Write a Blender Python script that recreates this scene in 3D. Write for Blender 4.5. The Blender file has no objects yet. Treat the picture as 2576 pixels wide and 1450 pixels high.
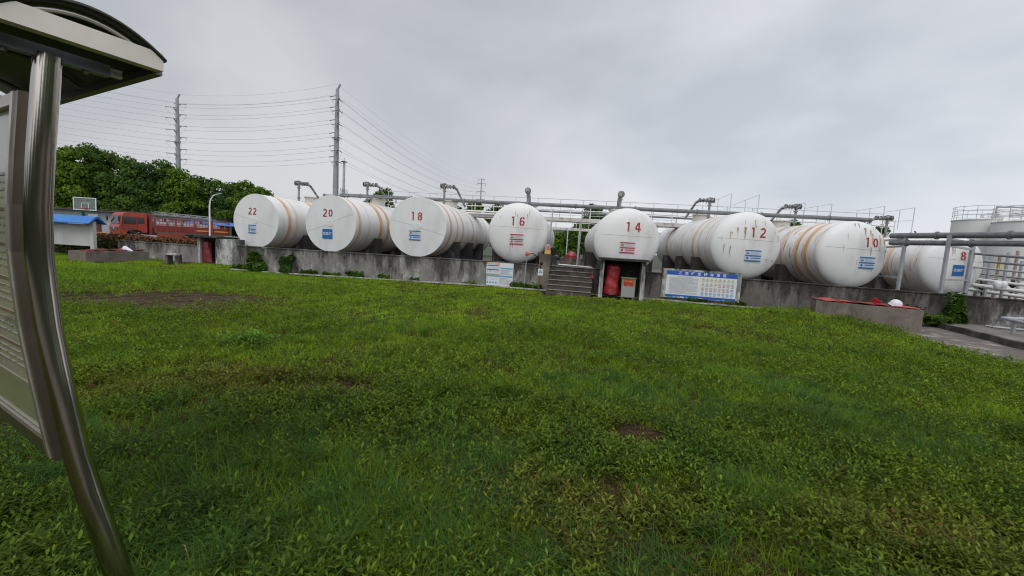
import bpy, math, random
import numpy as np
from mathutils import Vector, Matrix
PI = math.pi
C = bpy.context.scene.collection
random.seed(7); RNG = np.random.default_rng(11)

# ---------------------------------------------------------------- camera
F, CX, CY, H = 1050., 1288., 725., 1.8
PITCH, ROLL = math.radians(5.72), math.radians(3.5)
CAMR = (Matrix.Rotation(PI/2-PITCH, 3, 'X') @ Matrix.Rotation(ROLL, 3, 'Z'))
cd = bpy.data.cameras.new('camera'); cam = bpy.data.objects.new('camera', cd); C.objects.link(cam)
cam.matrix_world = Matrix.Translation((0, 0, H)) @ CAMR.to_4x4()
cd.sensor_width = 36; cd.lens = 36*F/2576; cd.clip_start = .05; cd.clip_end = 3000
bpy.context.scene.camera = cam
def U(x, y, Y):            # the world point seen at photo pixel (x, y) in the vertical plane at distance Y
    d = CAMR @ Vector(((x-CX)/F, -(y-CY)/F, -1)); return Vector((0, 0, H)) + d*(Y/d.y)
def G(x, y, z=0.):         # ... on the level z
    d = CAMR @ Vector(((x-CX)/F, -(y-CY)/F, -1)); return Vector((0, 0, H)) + d*((z-H)/d.z)

# ---------------------------------------------------------------- world, sun, exposure
SUN_EL, SUN_AZ = math.radians(52), math.radians(200)   # azimuth clockwise from +Y
w = bpy.data.worlds.new('World'); bpy.context.scene.world = w; w.use_nodes = True
nt = w.node_tree; N = nt.nodes; L = nt.links; N.clear()
def nd(t, **k):
    n = N.new(t)
    for a, b in k.items(): setattr(n, a, b)
    return n
out = nd('ShaderNodeOutputWorld'); bg = nd('ShaderNodeBackground'); bg.inputs[1].default_value = .1
sky = nd('ShaderNodeTexSky', sky_type='NISHITA', sun_disc=False, sun_elevation=SUN_EL, sun_rotation=SUN_AZ)
sky.dust_density = 4; sky.air_density = 1
tc = nd('ShaderNodeTexCoord'); mp = nd('ShaderNodeMapping'); mp.inputs['Scale'].default_value = (1, 1, 1.9)
mp.inputs['Location'].default_value = (.35, .1, .2)
n1 = nd('ShaderNodeTexNoise'); n1.inputs['Scale'].default_value = 1.7; n1.inputs['Detail'].default_value = 6; n1.inputs['Roughness'].default_value = .45
n1.inputs['Distortion'].default_value = .35
cr = nd('ShaderNodeValToRGB'); e = cr.color_ramp.elements
e[0].position = .36; e[0].color = (4.3, 4.55, 5.0, 1); e[1].position = .66; e[1].color = (6.85, 6.98, 7.2, 1)
sep = nd('ShaderNodeSeparateXYZ')
L.new(tc.outputs['Generated'], mp.inputs[0]); L.new(mp.outputs[0], n1.inputs['Vector']); L.new(n1.outputs[0], cr.inputs[0])
L.new(tc.outputs['Generated'], sep.inputs[0])
# thin cloud to the right / low sky brighter; the overcast is brighter towards the hidden sun behind the camera
dx = nd('ShaderNodeMapRange'); dx.inputs[1].default_value = -1; dx.inputs[2].default_value = 1; dx.inputs[3].default_value = .8; dx.inputs[4].default_value = 1.2
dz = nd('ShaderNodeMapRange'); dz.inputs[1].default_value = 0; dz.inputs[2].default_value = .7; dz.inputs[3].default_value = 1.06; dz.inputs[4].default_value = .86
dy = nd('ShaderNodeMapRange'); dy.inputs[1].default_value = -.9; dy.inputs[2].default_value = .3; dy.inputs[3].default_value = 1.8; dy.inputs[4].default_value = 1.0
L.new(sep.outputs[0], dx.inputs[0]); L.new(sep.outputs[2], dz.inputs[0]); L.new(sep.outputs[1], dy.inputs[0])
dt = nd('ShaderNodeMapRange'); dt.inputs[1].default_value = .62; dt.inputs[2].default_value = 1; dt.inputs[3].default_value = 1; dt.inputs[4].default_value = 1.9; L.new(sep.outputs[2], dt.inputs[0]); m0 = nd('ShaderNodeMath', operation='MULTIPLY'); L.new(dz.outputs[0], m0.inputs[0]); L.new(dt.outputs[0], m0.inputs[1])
dotn = nd('ShaderNodeVectorMath', operation='DOT_PRODUCT'); dotn.inputs[1].default_value = Vector((.55, .82, .17)).normalized(); L.new(tc.outputs['Generated'], dotn.inputs[0])
gl = nd('ShaderNodeMapRange', interpolation_type='SMOOTHSTEP'); gl.inputs[1].default_value = .8; gl.inputs[2].default_value = 1; gl.inputs[3].default_value = 1; gl.inputs[4].default_value = 1.17; L.new(dotn.outputs['Value'], gl.inputs[0])   # thinner cloud low over the tanks
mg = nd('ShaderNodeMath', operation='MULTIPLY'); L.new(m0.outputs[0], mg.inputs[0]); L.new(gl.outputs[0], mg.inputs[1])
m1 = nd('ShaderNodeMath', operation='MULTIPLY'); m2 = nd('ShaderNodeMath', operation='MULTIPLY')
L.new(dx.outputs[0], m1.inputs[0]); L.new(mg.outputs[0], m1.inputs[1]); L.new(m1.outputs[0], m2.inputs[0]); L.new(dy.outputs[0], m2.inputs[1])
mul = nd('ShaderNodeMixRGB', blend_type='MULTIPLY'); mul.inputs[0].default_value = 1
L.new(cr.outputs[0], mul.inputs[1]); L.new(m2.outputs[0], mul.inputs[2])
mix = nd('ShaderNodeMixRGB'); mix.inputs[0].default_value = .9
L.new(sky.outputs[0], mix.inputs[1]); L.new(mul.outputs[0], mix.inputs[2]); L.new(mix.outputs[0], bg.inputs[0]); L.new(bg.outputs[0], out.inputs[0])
sl = bpy.data.lights.new('sun', 'SUN'); sl.energy = .9; sl.angle = math.radians(25); sl.color = (1, .97, .92)
so = bpy.data.objects.new('sun', sl); C.objects.link(so)
sd = Vector((math.sin(SUN_AZ)*math.cos(SUN_EL), math.cos(SUN_AZ)*math.cos(SUN_EL), math.sin(SUN_EL)))
so.rotation_euler = sd.to_track_quat('Z', 'Y').to_euler()
sc = bpy.context.scene; sc.view_settings.view_transform = 'Standard'; sc.view_settings.look = 'None'; sc.view_settings.exposure = .15
sc.cycles.use_denoising = True; sc.cycles.denoiser = 'OPENIMAGEDENOISE'; sc.cycles.denoising_input_passes = 'RGB_ALBEDO_NORMAL'; sc.cycles.denoising_prefilter = 'ACCURATE'; sc.cycles.filter_width = 1.1; sc.cycles.sample_clamp_indirect = 4; sc.cycles.max_bounces = 6; sc.cycles.transparent_max_bounces = 8

# ---------------------------------------------------------------- materials
def mat(name, col, rough=.7, metal=0., col2=None, scale=4., detail=6, lo=.35, hi=.65, stretch=(1, 1, 1), bump=0., vcol=False, spec=None, trans=0, coat=0):
    m = bpy.data.materials.new(name); m.use_nodes = True; t = m.node_tree; b = t.nodes['Principled BSDF']
    b.inputs['Base Color'].default_value = (*col, 1); b.inputs['Roughness'].default_value = rough; b.inputs['Metallic'].default_value = metal
    if spec is not None: b.inputs['Specular IOR Level'].default_value = spec
    if coat: b.inputs['Coat Weight'].default_value = coat
    if trans: b.inputs['Transmission Weight'].default_value = trans
    if col2 is not None or bump:
        tc = t.nodes.new('ShaderNodeTexCoord'); mp = t.nodes.new('ShaderNodeMapping'); mp.inputs['Scale'].default_value = stretch
        nz = t.nodes.new('ShaderNodeTexNoise'); nz.inputs['Scale'].default_value = scale; nz.inputs['Detail'].default_value = detail
        t.links.new(tc.outputs['Object'], mp.inputs[0]); t.links.new(mp.outputs[0], nz.inputs['Vector'])
        if col2 is not None:
            r = t.nodes.new('ShaderNodeValToRGB'); r.color_ramp.elements[0].position = lo; r.color_ramp.elements[1].position = hi
            r.color_ramp.elements[0].color = (*col, 1); r.color_ramp.elements[1].color = (*col2, 1)
            t.links.new(nz.outputs[0], r.inputs[0]); t.links.new(r.outputs[0], b.inputs['Base Color'])
        if bump:
            bp = t.nodes.new('ShaderNodeBump'); bp.inputs['Strength'].default_value = bump; bp.inputs['Distance'].default_value = .02
            t.links.new(nz.outputs[0], bp.inputs['Height']); t.links.new(bp.outputs[0], b.inputs['Normal'])
    if vcol:
        a = t.nodes.new('ShaderNodeAttribute'); a.attribute_name = 'col'; t.links.new(a.outputs['Color'], b.inputs['Base Color'])
    return m
def leafmat(name, rough=.5, tr=.35):
    m = mat(name, (.1, .2, .03), rough, vcol=True, spec=.2); t = m.node_tree; b = t.nodes['Principled BSDF']
    tl = t.nodes.new('ShaderNodeBsdfTranslucent'); mx = t.nodes.new('ShaderNodeMixShader'); mx.inputs[0].default_value = tr
    a = next(n for n in t.nodes if n.type == 'ATTRIBUTE'); t.links.new(a.outputs['Color'], tl.inputs[0])
    o = t.nodes['Material Output']; t.links.new(b.outputs[0], mx.inputs[1]); t.links.new(tl.outputs[0], mx.inputs[2]); t.links.new(mx.outputs[0], o.inputs[0])
    return m
def concrete(name, base=(.2, .19, .175), dark=(.045, .042, .037), light=(.42, .42, .4), dk=.5, lt=.62, sc=1.0):
    """weathered render: blotches, black moss runs that hang from the top, pale worn patches"""
    m = bpy.data.materials.new(name); m.use_nodes = True; t = m.node_tree; b = t.nodes['Principled BSDF']; b.inputs['Roughness'].default_value = .92
    new, ln = t.nodes.new, t.links.new
    tc = new('ShaderNodeTexCoord')
    def noise(scale, stretch, detail=8, loc=(0, 0, 0)):
        mp = new('ShaderNodeMapping'); mp.inputs['Scale'].default_value = stretch; mp.inputs['Location'].default_value = loc
        n = new('ShaderNodeTexNoise'); n.inputs['Scale'].default_value = scale; n.inputs['Detail'].default_value = detail; n.inputs['Roughness'].default_value = .65
        ln(tc.outputs['Object'], mp.inputs[0]); ln(mp.outputs[0], n.inputs['Vector']); return n.outputs[0]
    def ramp(src, p0, p1):
        r = new('ShaderNodeMapRange'); r.inputs[1].default_value = p0; r.inputs[2].default_value = p1; ln(src, r.inputs[0]); return r.outputs[0]
    def mixc(f, a, c2):
        x = new('ShaderNodeMixRGB'); ln(f, x.inputs[0])
        if isinstance(a, tuple): x.inputs[1].default_value = (*a, 1)
        else: ln(a, x.inputs[1])
        x.inputs[2].default_value = (*c2, 1); return x.outputs[0]
    sp = new('ShaderNodeSeparateXYZ'); ln(tc.outputs['Object'], sp.inputs[0])
    def mth(op, a, c):
        x = new('ShaderNodeMath'); x.operation = op
        for i, q in enumerate((a, c)):
            if isinstance(q, (int, float)): x.inputs[i].default_value = q
            else: ln(q, x.inputs[i])
        return x.outputs[0]
    col = mixc(ramp(noise(1.7*sc, (1, 1, 1)), .35, .7), base, tuple(v*.6 for v in base))
    col = mixc(mth('MULTIPLY', ramp(noise(1.1*sc, (1, 1, .4), 12, (3, 1, 0)), lt-.09, lt-.01), ramp(noise(6*sc, (1, 1, .5), 6, (1, 1, 9)), .4, .56)), col, light)
    runs = mth('ADD', noise(2.1*sc, (1, 1, .22), 10, (7, 2, 5)), mth('MULTIPLY', mth('SUBTRACT', sp.outputs[2], .75), .16))   # grime creeps down from the coping
    runs = mth('ADD', runs, mth('MULTIPLY', mth('SUBTRACT', noise(11*sc, (1, 1, .3), 4, (2, 5, 5)), .5), .25))
    col = mixc(ramp(runs, dk-.07, dk+.07), col, dark)
    col = mixc(mth('MULTIPLY', ramp(noise(9*sc, (1, 1, 1), 5, (1, 8, 2)), .5, .72), .7), col, tuple(v*.5 for v in base))
    ln(col, b.inputs['Base Color'])
    bp = new('ShaderNodeBump'); bp.inputs['Strength'].default_value = .5; bp.inputs['Distance'].default_value = .02
    ln(noise(14, (1, 1, 1)), bp.inputs['Height']); ln(bp.outputs[0], b.inputs['Normal'])
    return m
M = {}
M['white'] = mat('white_tank_paint', (.74, .745, .74), .42, col2=(.66, .66, .64), scale=1.3, lo=.45, hi=.75)
M['steel'] = mat('stainless_steel', (.52, .48, .43), .13, 1., col2=(.36, .33, .3), scale=16, stretch=(1, 1, .03), bump=.02)
M['steel2'] = mat('brushed_steel', (.72, .68, .63), .38, 1., col2=(.6, .56, .5), scale=9)
M['darksteel'] = mat('dark_steel', (.16, .15, .14), .45, .8)
M['grey'] = mat('grey_paint', (.23, .24, .25), .55, col2=(.15, .15, .155), scale=6)
M['pipe'] = mat('grey_pipe_paint', (.17, .175, .185), .5, col2=(.12, .12, .125), scale=5)
M['galv'] = mat('galvanised', (.42, .44, .46), .5, .4, col2=(.33, .34, .36), scale=3)
M['wpaint'] = mat('white_rail_paint', (.7, .7, .68), .5, col2=(.5, .45, .38), scale=7, lo=.55, hi=.75)
M['wgrey'] = mat('pale_rail_paint', (.5, .52, .54), .5)
M['valve'] = mat('weathered_valve', (.3, .31, .31), .55, .3, col2=(.07, .065, .06), scale=9, lo=.4, hi=.62)
M['conc'] = concrete('stained_concrete', (.25, .24, .225), dk=.49, lt=.6)
M['conc_dark'] = concrete('dark_concrete', (.145, .13, .117), (.028, .026, .023), (.36, .355, .34), .47, .62)
M['conc_pale'] = concrete('pale_concrete', (.28, .28, .27), (.05, .05, .045), (.5, .5, .49), .55, .5)
M['conc_brown'] = concrete('brown_render', (.22, .185, .16), (.07, .058, .048), (.33, .29, .26), .55, .66)
M['saddle'] = concrete('saddle_concrete', (.15, .14, .13), (.03, .028, .026), (.4, .4, .39), .48, .64, 1.5)
M['red'] = mat('red_tarp', (.33, .02, .025), .38, col2=(.2, .012, .016), scale=2.5, bump=.4)
M['redpaint'] = mat('red_tile', (.42, .03, .03), .5, col2=(.3, .02, .02), scale=6)
M['num'] = mat('red_numeral_paint', (.33, .018, .022), .6)
M['blue'] = mat('blue_sign', (.012, .12, .36), .5)
M['blue2'] = mat('dark_blue_print', (.015, .07, .26), .5)
M['lblue'] = mat('light_blue_print', (.1, .38, .62), .5)
M['signwhite'] = mat('sign_white', (.66, .68, .7), .5)
M['signgrey'] = mat('sign_text_grey', (.33, .36, .4), .6)
M['yellow'] = mat('sign_yellow', (.62, .5, .05), .5)
M['orange'] = mat('orange_print', (.72, .3, .03), .5)
M['black'] = mat('black_rubber', (.012, .012, .013), .6)
M['signred'] = mat('sign_red', (.38, .03, .03), .5)
M['blueroof'] = mat('blue_sheet_roof', (.035, .18, .52), .5, col2=(.03, .15, .45), scale=3)
M['plaster'] = mat('grey_plaster', (.36, .38, .41), .85, col2=(.28, .29, .31), scale=1.2)
M['boardwhite'] = mat('notice_board_face', (.52, .52, .5), .8, col2=(.42, .42, .4), scale=2, stretch=(1, 1, .4))
M['dark'] = mat('dark_interior', (.015, .014, .014), .9)
M['glass'] = mat('dark_window_glass', (.03, .035, .04), .08, spec=.8)
M['green'] = mat('green_paint', (.01, .2, .11), .5)
M['cabinet'] = mat('olive_cabinet', (.2, .22, .13), .5)
M['cream'] = mat('cream_enamel', (.62, .6, .54), .5, col2=(.5, .42, .3), scale=4, lo=.5, hi=.75)
M['asphalt'] = mat('asphalt', (.055, .055, .055), .9, col2=(.08, .078, .074), scale=5)
M['pylon'] = mat('pylon_steel', (.24, .265, .285), .5, .1, col2=(.3, .325, .345), scale=.4)
M['wire'] = mat('wire', (.27, .3, .33), .5, .5)
M['truckred'] = mat('truck_red', (.42, .045, .014), .4, col2=(.3, .035, .016), scale=2.2, coat=.3)
M['truckred2'] = mat('dull_red_bed', (.26, .028, .018), .6, col2=(.17, .025, .018), scale=3)
M['bark'] = mat('bark', (.06, .05, .04), .9, col2=(.1, .085, .07), scale=6, stretch=(1, 1, .2))
M['leaf'] = leafmat('tree_leaf', .65, .2)
M['grassleaf'] = leafmat('grass_blade', .6, .4)
M['weedleaf'] = leafmat('weed_leaf', .5, .35)
M['hedge'] = leafmat('hedge_leaf', .6, .2)

# ---------------------------------------------------------------- mesh builder
class MB:
    def __init__(s): s.v = []; s.f = []; s.m = []; s.mi = 0; s.sm = []
    def add(s, vs, fs, smooth=False):
        o = len(s.v); s.v += [Vector(q) for q in vs]
        for f in fs: s.f.append([o+i for i in f]); s.m.append(s.mi); s.sm.append(smooth)
        return s
    def box(s, c, size, rot=None, bev=0):
        c = Vector(c); x, y, z = [q/2 for q in size]
        vs = [Vector((a*x, b*y, d*z)) for a in (-1, 1) for b in (-1, 1) for d in (-1, 1)]
        if rot is not None: vs = [rot @ q for q in vs]
        return s.add([c+q for q in vs], [(0, 1, 3, 2), (4, 6, 7, 5), (0, 4, 5, 1), (2, 3, 7, 6), (0, 2, 6, 4), (1, 5, 7, 3)])
    def bar(s, a, b, wx, wz=None):      # rectangular bar from a to b
        a = Vector(a); b = Vector(b); d = b-a; q = d.to_track_quat('Y', 'Z').to_matrix()
        return s.box((a+b)/2, (wx, d.length, wz or wx), q)
    def tube(s, pts, r, n=10, cap=True):
        pts = [Vector(q) for q in pts]; rs = r if isinstance(r, (list, tuple)) else [r]*len(pts)
        vs = []; fs = []; up = None
        for i, q in enumerate(pts):
            d = (pts[min(i+1, len(pts)-1)]-pts[max(i-1, 0)]).normalized()
            if up is None: up = Vector((0, 0, 1)) if abs(d.z) < .9 else Vector((1, 0, 0))
            a = d.cross(up).normalized(); up = a.cross(d).normalized()
            for k in range(n): vs.append(q+rs[i]*(math.cos(2*PI*k/n)*a+math.sin(2*PI*k/n)*up))
        for i in range(len(pts)-1):
            for k in range(n): fs.append((i*n+k, i*n+(k+1) % n, (i+1)*n+(k+1) % n, (i+1)*n+k))
        s.add(vs, fs, True)
        if cap:
            s.add(vs[:n], [tuple(range(n))]); s.add(vs[-n:], [tuple(range(n-1, -1, -1))])
        return s
    def lathe(s, prof, c=(0, 0, 0), axis='Z', n=32, smooth=True):   # prof: (radius, along)
        vs = []; fs = []; c = Vector(c)
        for r, h in prof:
            for k in range(n):
                a = 2*PI*k/n; x, y = r*math.cos(a), r*math.sin(a)
                vs.append(c+(Vector((x, y, h)) if axis == 'Z' else Vector((x, h, y)) if axis == 'Y' else Vector((h, x, y))))
        for i in range(len(prof)-1):
            for k in range(n): fs.append((i*n+k, i*n+(k+1) % n, (i+1)*n+(k+1) % n, (i+1)*n+k))
        return s.add(vs, fs, smooth)
    def prism(s, poly, o, u, v, w):     # polygon in the (u, v) plane through o, extruded by w
        o, u, v, w = map(Vector, (o, u, v, w)); n = len(poly)
        a = [o+u*p+v*q for p, q in poly]; vs = a+[q+w for q in a]
        return s.add(vs, [tuple(range(n-1, -1, -1)), tuple(range(n, 2*n))]+[(i, (i+1) % n, n+(i+1) % n, n+i) for i in range(n)])
    def xf(s, mtx, start=0):
        for i in range(start, len(s.v)): s.v[i] = mtx @ s.v[i]
        return s
    def build(s, name, mats, parent=None, world=False, auto=None):
        vs = s.v
        if world and parent is not None:
            inv = PM[parent.name].inverted(); vs = [inv @ q for q in vs]
        me = bpy.data.meshes.new(name); me.from_pydata([tuple(q) for q in vs], [], s.f)
        mats = mats if isinstance(mats, list) else [mats]
        for q in mats: me.materials.append(M[q] if isinstance(q, str) else q)
        me.polygons.foreach_set('material_index', s.m); me.polygons.foreach_set('use_smooth', s.sm); me.update()
        o = bpy.data.objects.new(name, me); C.objects.link(o)
        if parent is not None: o.parent = parent
        return o
PM = {}
def tag(o, label=None, cat=None, group=None, kind=None):
    for k, v in (('label', label), ('category', cat), ('group', group), ('kind', kind)):
        if v: o[k] = v
    return o
def thing(name, loc, label, cat, rz=0, group=None):
    o = bpy.data.objects.new(name, None); C.objects.link(o); o.empty_display_size = .2
    o.location = loc; o.rotation_euler = (0, 0, rz); PM[o.name] = Matrix.Translation(loc) @ Matrix.Rotation(rz, 4, 'Z')
    return tag(o, label, cat, group)
def one(mb, name, mats, loc, label, cat, group=None, kind=None, rz=0):   # a thing that is one mesh; mb in world coordinates
    mt = Matrix.Translation(loc) @ Matrix.Rotation(rz, 4, 'Z'); inv = mt.inverted(); mb.v = [inv @ q for q in mb.v]
    o = mb.build(name, mats); o.location = loc; o.rotation_euler = (0, 0, rz)
    return tag(o, label, cat, group, kind)
def dup(root, loc=None, rz=None, label=None):
    r = root.copy(); C.objects.link(r)
    if loc is not None: r.location = loc
    if rz is not None: r.rotation_euler = (0, 0, rz)
    if label: r['label'] = label
    for ch in list(root.children):
        c = ch.copy(); C.objects.link(c); c.parent = r
        for g in list(ch.children):
            d = g.copy(); C.objects.link(d); d.parent = c
    return r
_tc = {}
def text_faces(s, bold=0.):
    """flat glyph mesh of a string: (verts 2D, faces), height about 1, origin left"""
    if (s, bold) not in _tc:
        cu = bpy.data.curves.new('t', 'FONT'); cu.body = s; cu.size = 1; cu.resolution_u = 2; cu.offset = bold; cu.align_x = 'CENTER'; cu.align_y = 'CENTER'
        o = bpy.data.objects.new('t', cu); C.objects.link(o); dg = bpy.context.evaluated_depsgraph_get()
        me = bpy.data.meshes.new_from_object(o.evaluated_get(dg)); vs = [v.co.to_2d() for v in me.vertices]; fs = [tuple(p.vertices) for p in me.polygons]
        bpy.data.objects.remove(o); bpy.data.curves.remove(cu); bpy.data.meshes.remove(me); _tc[(s, bold)] = (vs, fs)
    return _tc[(s, bold)]
def put_text(mb, s, o, u, v, size, bold=0., mi=0, lift=(0, 0, 0), sx=1.):
    vs, fs = text_faces(s, bold); o = Vector(o)+Vector(lift); mb.mi = mi
    mb.add([o+Vector(u)*p.x*size*sx+Vector(v)*p.y*size for p in vs], fs)

# ---------------------------------------------------------------- ground height and lawn
def sm(x, a, b): t = np.clip((x-a)/(b-a), 0, 1); return t*t*(3-2*t)
def hgt(x, y):
    x = np.asarray(x, float); y = np.asarray(y, float)
    z = .035*np.sin(x*.9+.4)*np.sin(y*.7+1)+.02*np.sin(x*2.1+y*1.3)
    z = z+.30*np.exp(-((x-9.3)**2/3.2+(y-13.3)**2/1.8))+.05*np.exp(-((x+1)**2/4+(y-8.5)**2/1.2))
    edge = 1-sm(y, 13.5, 16)*0
    z = z-.05*sm(x-(10.9+(y-8.9)*.33), -1.2, 0)
    z = z+.02*np.sin(x*5.3+y*2.1)*np.sin(y*4.7-x)+.012*np.sin(x*9.1-y*7.3)
    z = z*np.where(y < 2.5, np.clip((y+2)/4.5, 0, 1), 1)
    return z
def ZH(x, y): return float(hgt(x, y))

def grid(name, x0, x1, y0, y1, nx, ny, matl, f, kind='structure'):
    xs = np.linspace(x0, x1, nx); ys = np.linspace(y0, y1, ny); X, Yg = np.meshgrid(xs, ys); Z = f(X, Yg)
    mb = MB(); mb.v = [Vector(q) for q in zip(X.ravel(), Yg.ravel(), Z.ravel())]
    mb.f = [(j*nx+i, j*nx+i+1, (j+1)*nx+i+1, (j+1)*nx+i) for j in range(ny-1) for i in range(nx-1)]; mb.m = [0]*len(mb.f); mb.sm = [True]*len(mb.f)
    return tag(mb.build(name, matl), kind=kind)
M['soil'] = mat('lawn_soil', (.03, .018, .009), .95, col2=(.05, .034, .016), scale=9, lo=.4, hi=.6, bump=.4, spec=.08)
M['far'] = mat('far_ground', (.03, .05, .012), .95, col2=(.07, .065, .055), scale=.08)
MUD = [(G(330, 757), 1.5, .5), (G(490, 748), 1.9, .75), (G(450, 775), 1.1, .35), (G(250, 760), .8, .25)]
BARE = [(G(885, 985), .25, .2), (G(975, 948), .11, .08), (G(650, 938), .24, .13), (G(1605, 1095), .27, .19), (G(1425, 1085), .07, .12), (G(1455, 1180), .1, .05), (G(20, 1105), .22, .22)]
g = grid('lawn', -30, 16, -3.4, 24, 185, 130, 'soil', hgt)
mb = MB(); mb.add([(-1500, -800, -.09), (1500, -800, -.09), (1500, 2500, -.09), (-1500, 2500, -.09)], [(0, 1, 2, 3)]); tag(mb.build('ground', 'far'), kind='structure')
M['pave'] = mat('worn_pavement', (.15, .125, .105), .9, col2=(.13, .11, .1), scale=1.5, bump=.3)
mb = MB(); mb.add([(-25, -12, -.02), (25, -12, -.02), (25, -3.45, -.02), (-25, -3.45, -.02)], [(0, 1, 2, 3)]); tag(mb.build('pavement', 'pave'), kind='structure')
# muddy slabs of bare earth at the left
M['mud'] = mat('bare_earth', (.05, .032, .018), .8, col2=(.17, .13, .09), scale=3.4, lo=.58, hi=.74, stretch=(1, 2.4, 1), bump=.5, spec=.15)
def patch(c, rx, ry, n=26, dz=.012):
    mb = MB(); ring = []; k1, k2 = random.random()*6, random.random()*6
    vs = [(c.x, c.y, ZH(c.x, c.y)+dz+.012)]
    for q in (.5, 1):
        for i in range(n):
            a = 2*PI*i/n; r = q*(1+.22*math.sin(3*a+k1)+.13*math.sin(7*a+k2)); x, y = c.x+rx*r*math.cos(a), c.y+ry*r*math.sin(a); vs.append((x, y, ZH(x, y)+(dz if q < 1 else -.01)))
    fs = [(0, 1+i, 1+(i+1) % n) for i in range(n)]+[(1+i, 1+n+i, 1+n+(i+1) % n, 1+(i+1) % n) for i in range(n)]
    return mb.add(vs, fs, True)
for c, rx, ry in MUD: tag(patch(c, rx, ry).build('bare_earth_patch', 'mud'), kind='structure')

# right-hand path, kerb and concrete apron
e0, e1 = G(2318, 841), G(2576, 918); k0, k1 = G(2318, 807), G(2576, 881)
dirp = (e1-e0).normalized(); dirk = Vector((.16, -1, 0)).normalized()
def ext(p, d, t): return p+d*t
M['path'] = mat('path_concrete', (.12, .1, .088), .9, col2=(.3, .27, .24), scale=2.0, lo=.5, hi=.68, stretch=(1, 1, 1), bump=.5)
M['apron'] = mat('apron_concrete', (.13, .12, .11), .9, col2=(.22, .2, .18), scale=1.1, bump=.3)
L0, L1 = Vector((11.35, 12.6, 0)), Vector((9.75, 4.5, 0)); K0, K1 = Vector((13.3, 14.3, 0)), Vector((11.9, 4.5, 0))
L0 = G(2316, 838)+Vector((-.3, .9, 0)); L1 = L0+(G(2576, 918)-L0)*2.6; K0 = G(2318, 812)+Vector((.1, .9, 0)); K1 = K0+(G(2576, 884)-K0)*2.0
mb = MB(); nseg = 20; vs = []
for i in range(nseg+1):
    a = L0.lerp(L1, i/nseg); b = K0.lerp(K1, i/nseg); vs += [(a.x-.25, a.y, -.012), (b.x+.1, b.y, .02)]
mb.add(vs, [(2*i, 2*i+2, 2*i+3, 2*i+1) for i in range(nseg)]); tag(mb.build('path', 'path'), kind='structure')
M['kerbm'] = mat('broken_kerb', (.05, .042, .038), .95, col2=(.14, .125, .11), scale=3, lo=.45, hi=.7, bump=.8)
mb = MB(); vs = []
for i in range(31):
    b = K0.lerp(K1, i/30); j = .025*math.sin(i*1.7)+.02*math.sin(i*3.1); t = .19+.012*math.sin(i*2.3)
    vs += [(b.x+j, b.y, -.02), (b.x+j*.5, b.y, t), (b.x+.16, b.y+.02, t), (b.x+.16, b.y, -.02)]
mb.add(vs, [(4*i+k, 4*i+4+k, 4*i+5+k, 4*i+1+k) for i in range(30) for k in range(3)]); tag(mb.build('kerb', M['kerbm']), kind='structure')

# ---------------------------------------------------------------- front wall of the tank yard
W = [(-12.45, 18.75), (-10.4, 18.3), (-.85, 18.3), (1.62, 17.75), (3.36, 17.35), (6.1, 16.78), (10.6, 15.75), (15.2, 13.6), (19.5, 11.7)]
W = [Vector((a, b, 0)) for a, b in W]
def wpt(x):      # a point on the wall's face at world x, and the unit vector along the wall
    for a, b in zip(W, W[1:]):
        if x <= b.x or b is W[-1]: t = (x-a.x)/(b.x-a.x); return a.lerp(b, t), (b-a).normalized()
def wall(pts, h, th, name, matl, label, seed=0, htop=None):
    mb = MB(); n = len(pts); nrm = []
    for i in range(n):
        d = (pts[min(i+1, n-1)]-pts[max(i-1, 0)]).normalized(); nrm.append(Vector((-d.y, d.x, 0)))
    vs = []
    for p, q in zip(pts, nrm): vs += [p+Vector((0, 0, -.1)), p+Vector((0, 0, h)), p+q*th+Vector((0, 0, h)), p+q*th+Vector((0, 0, -.1))]
    fs = [(4*i+k, 4*i+4+k, 4*i+4+(k+1) % 4, 4*i+(k+1) % 4) for i in range(n-1) for k in range(4)]+[(0, 1, 2, 3), (4*n-1, 4*n-2, 4*n-3, 4*n-4)]
    mb.add(vs, fs)
    vs = []       # coping lip
    for p, q in zip(pts, nrm): vs += [p-q*.03+Vector((0, 0, h)), p-q*.03+Vector((0, 0, h+.035)), p+q*(th+.03)+Vector((0, 0, h+.035)), p+q*(th+.03)+Vector((0, 0, h))]
    vs = [v+Vector((0, 0, .001)) for v in vs]
    mb.add(vs, fs)
    return one(mb, name, matl, pts[0], label, 'wall')
wall([Vector((a.x, a.y, 0)) for a in W[:4]], 1.06, .22, 'yard_wall', 'conc', 'long stained concrete wall left of the steps, below tanks 22 to 16')
wall([Vector((a.x, a.y, 0)) for a in W[4:]], 1.06, .22, 'yard_wall', 'conc_dark', 'dark mouldy concrete wall right of the steps, below tanks 14 to 8')
wall([Vector((-20.4, 21.5, 0)), Vector((-15.95, 21.0, 0))], .84, .2, 'garden_wall', 'conc', 'low streaked concrete wall in front of the red truck')
# floor of the tank yard
M['yardfloor'] = mat('yard_floor', (.07, .066, .06), .9, col2=(.12, .115, .105), scale=1)
mb = MB(); mb.add([(a.x, a.y+.24, .02) for a in W]+[(34, 50, .02), (-12, 50, .02)], [tuple(range(len(W)+2))]); tag(mb.build('yard_floor', 'yardfloor'), kind='structure')
# apron between kerb and wall
mb = MB(); ap = [(K0.x+.155, K0.y+.0), (K1.x+.155, K1.y), (24, K1.y), (24, 9.8), (19.5, 11.68), (15.2, 13.58), (K0.x+.9, 14.35)]
mb.add([(x, y, .178) for x, y in ap], [tuple(range(len(ap)))]); tag(mb.build('apron', 'apron'), kind='structure')
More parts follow.
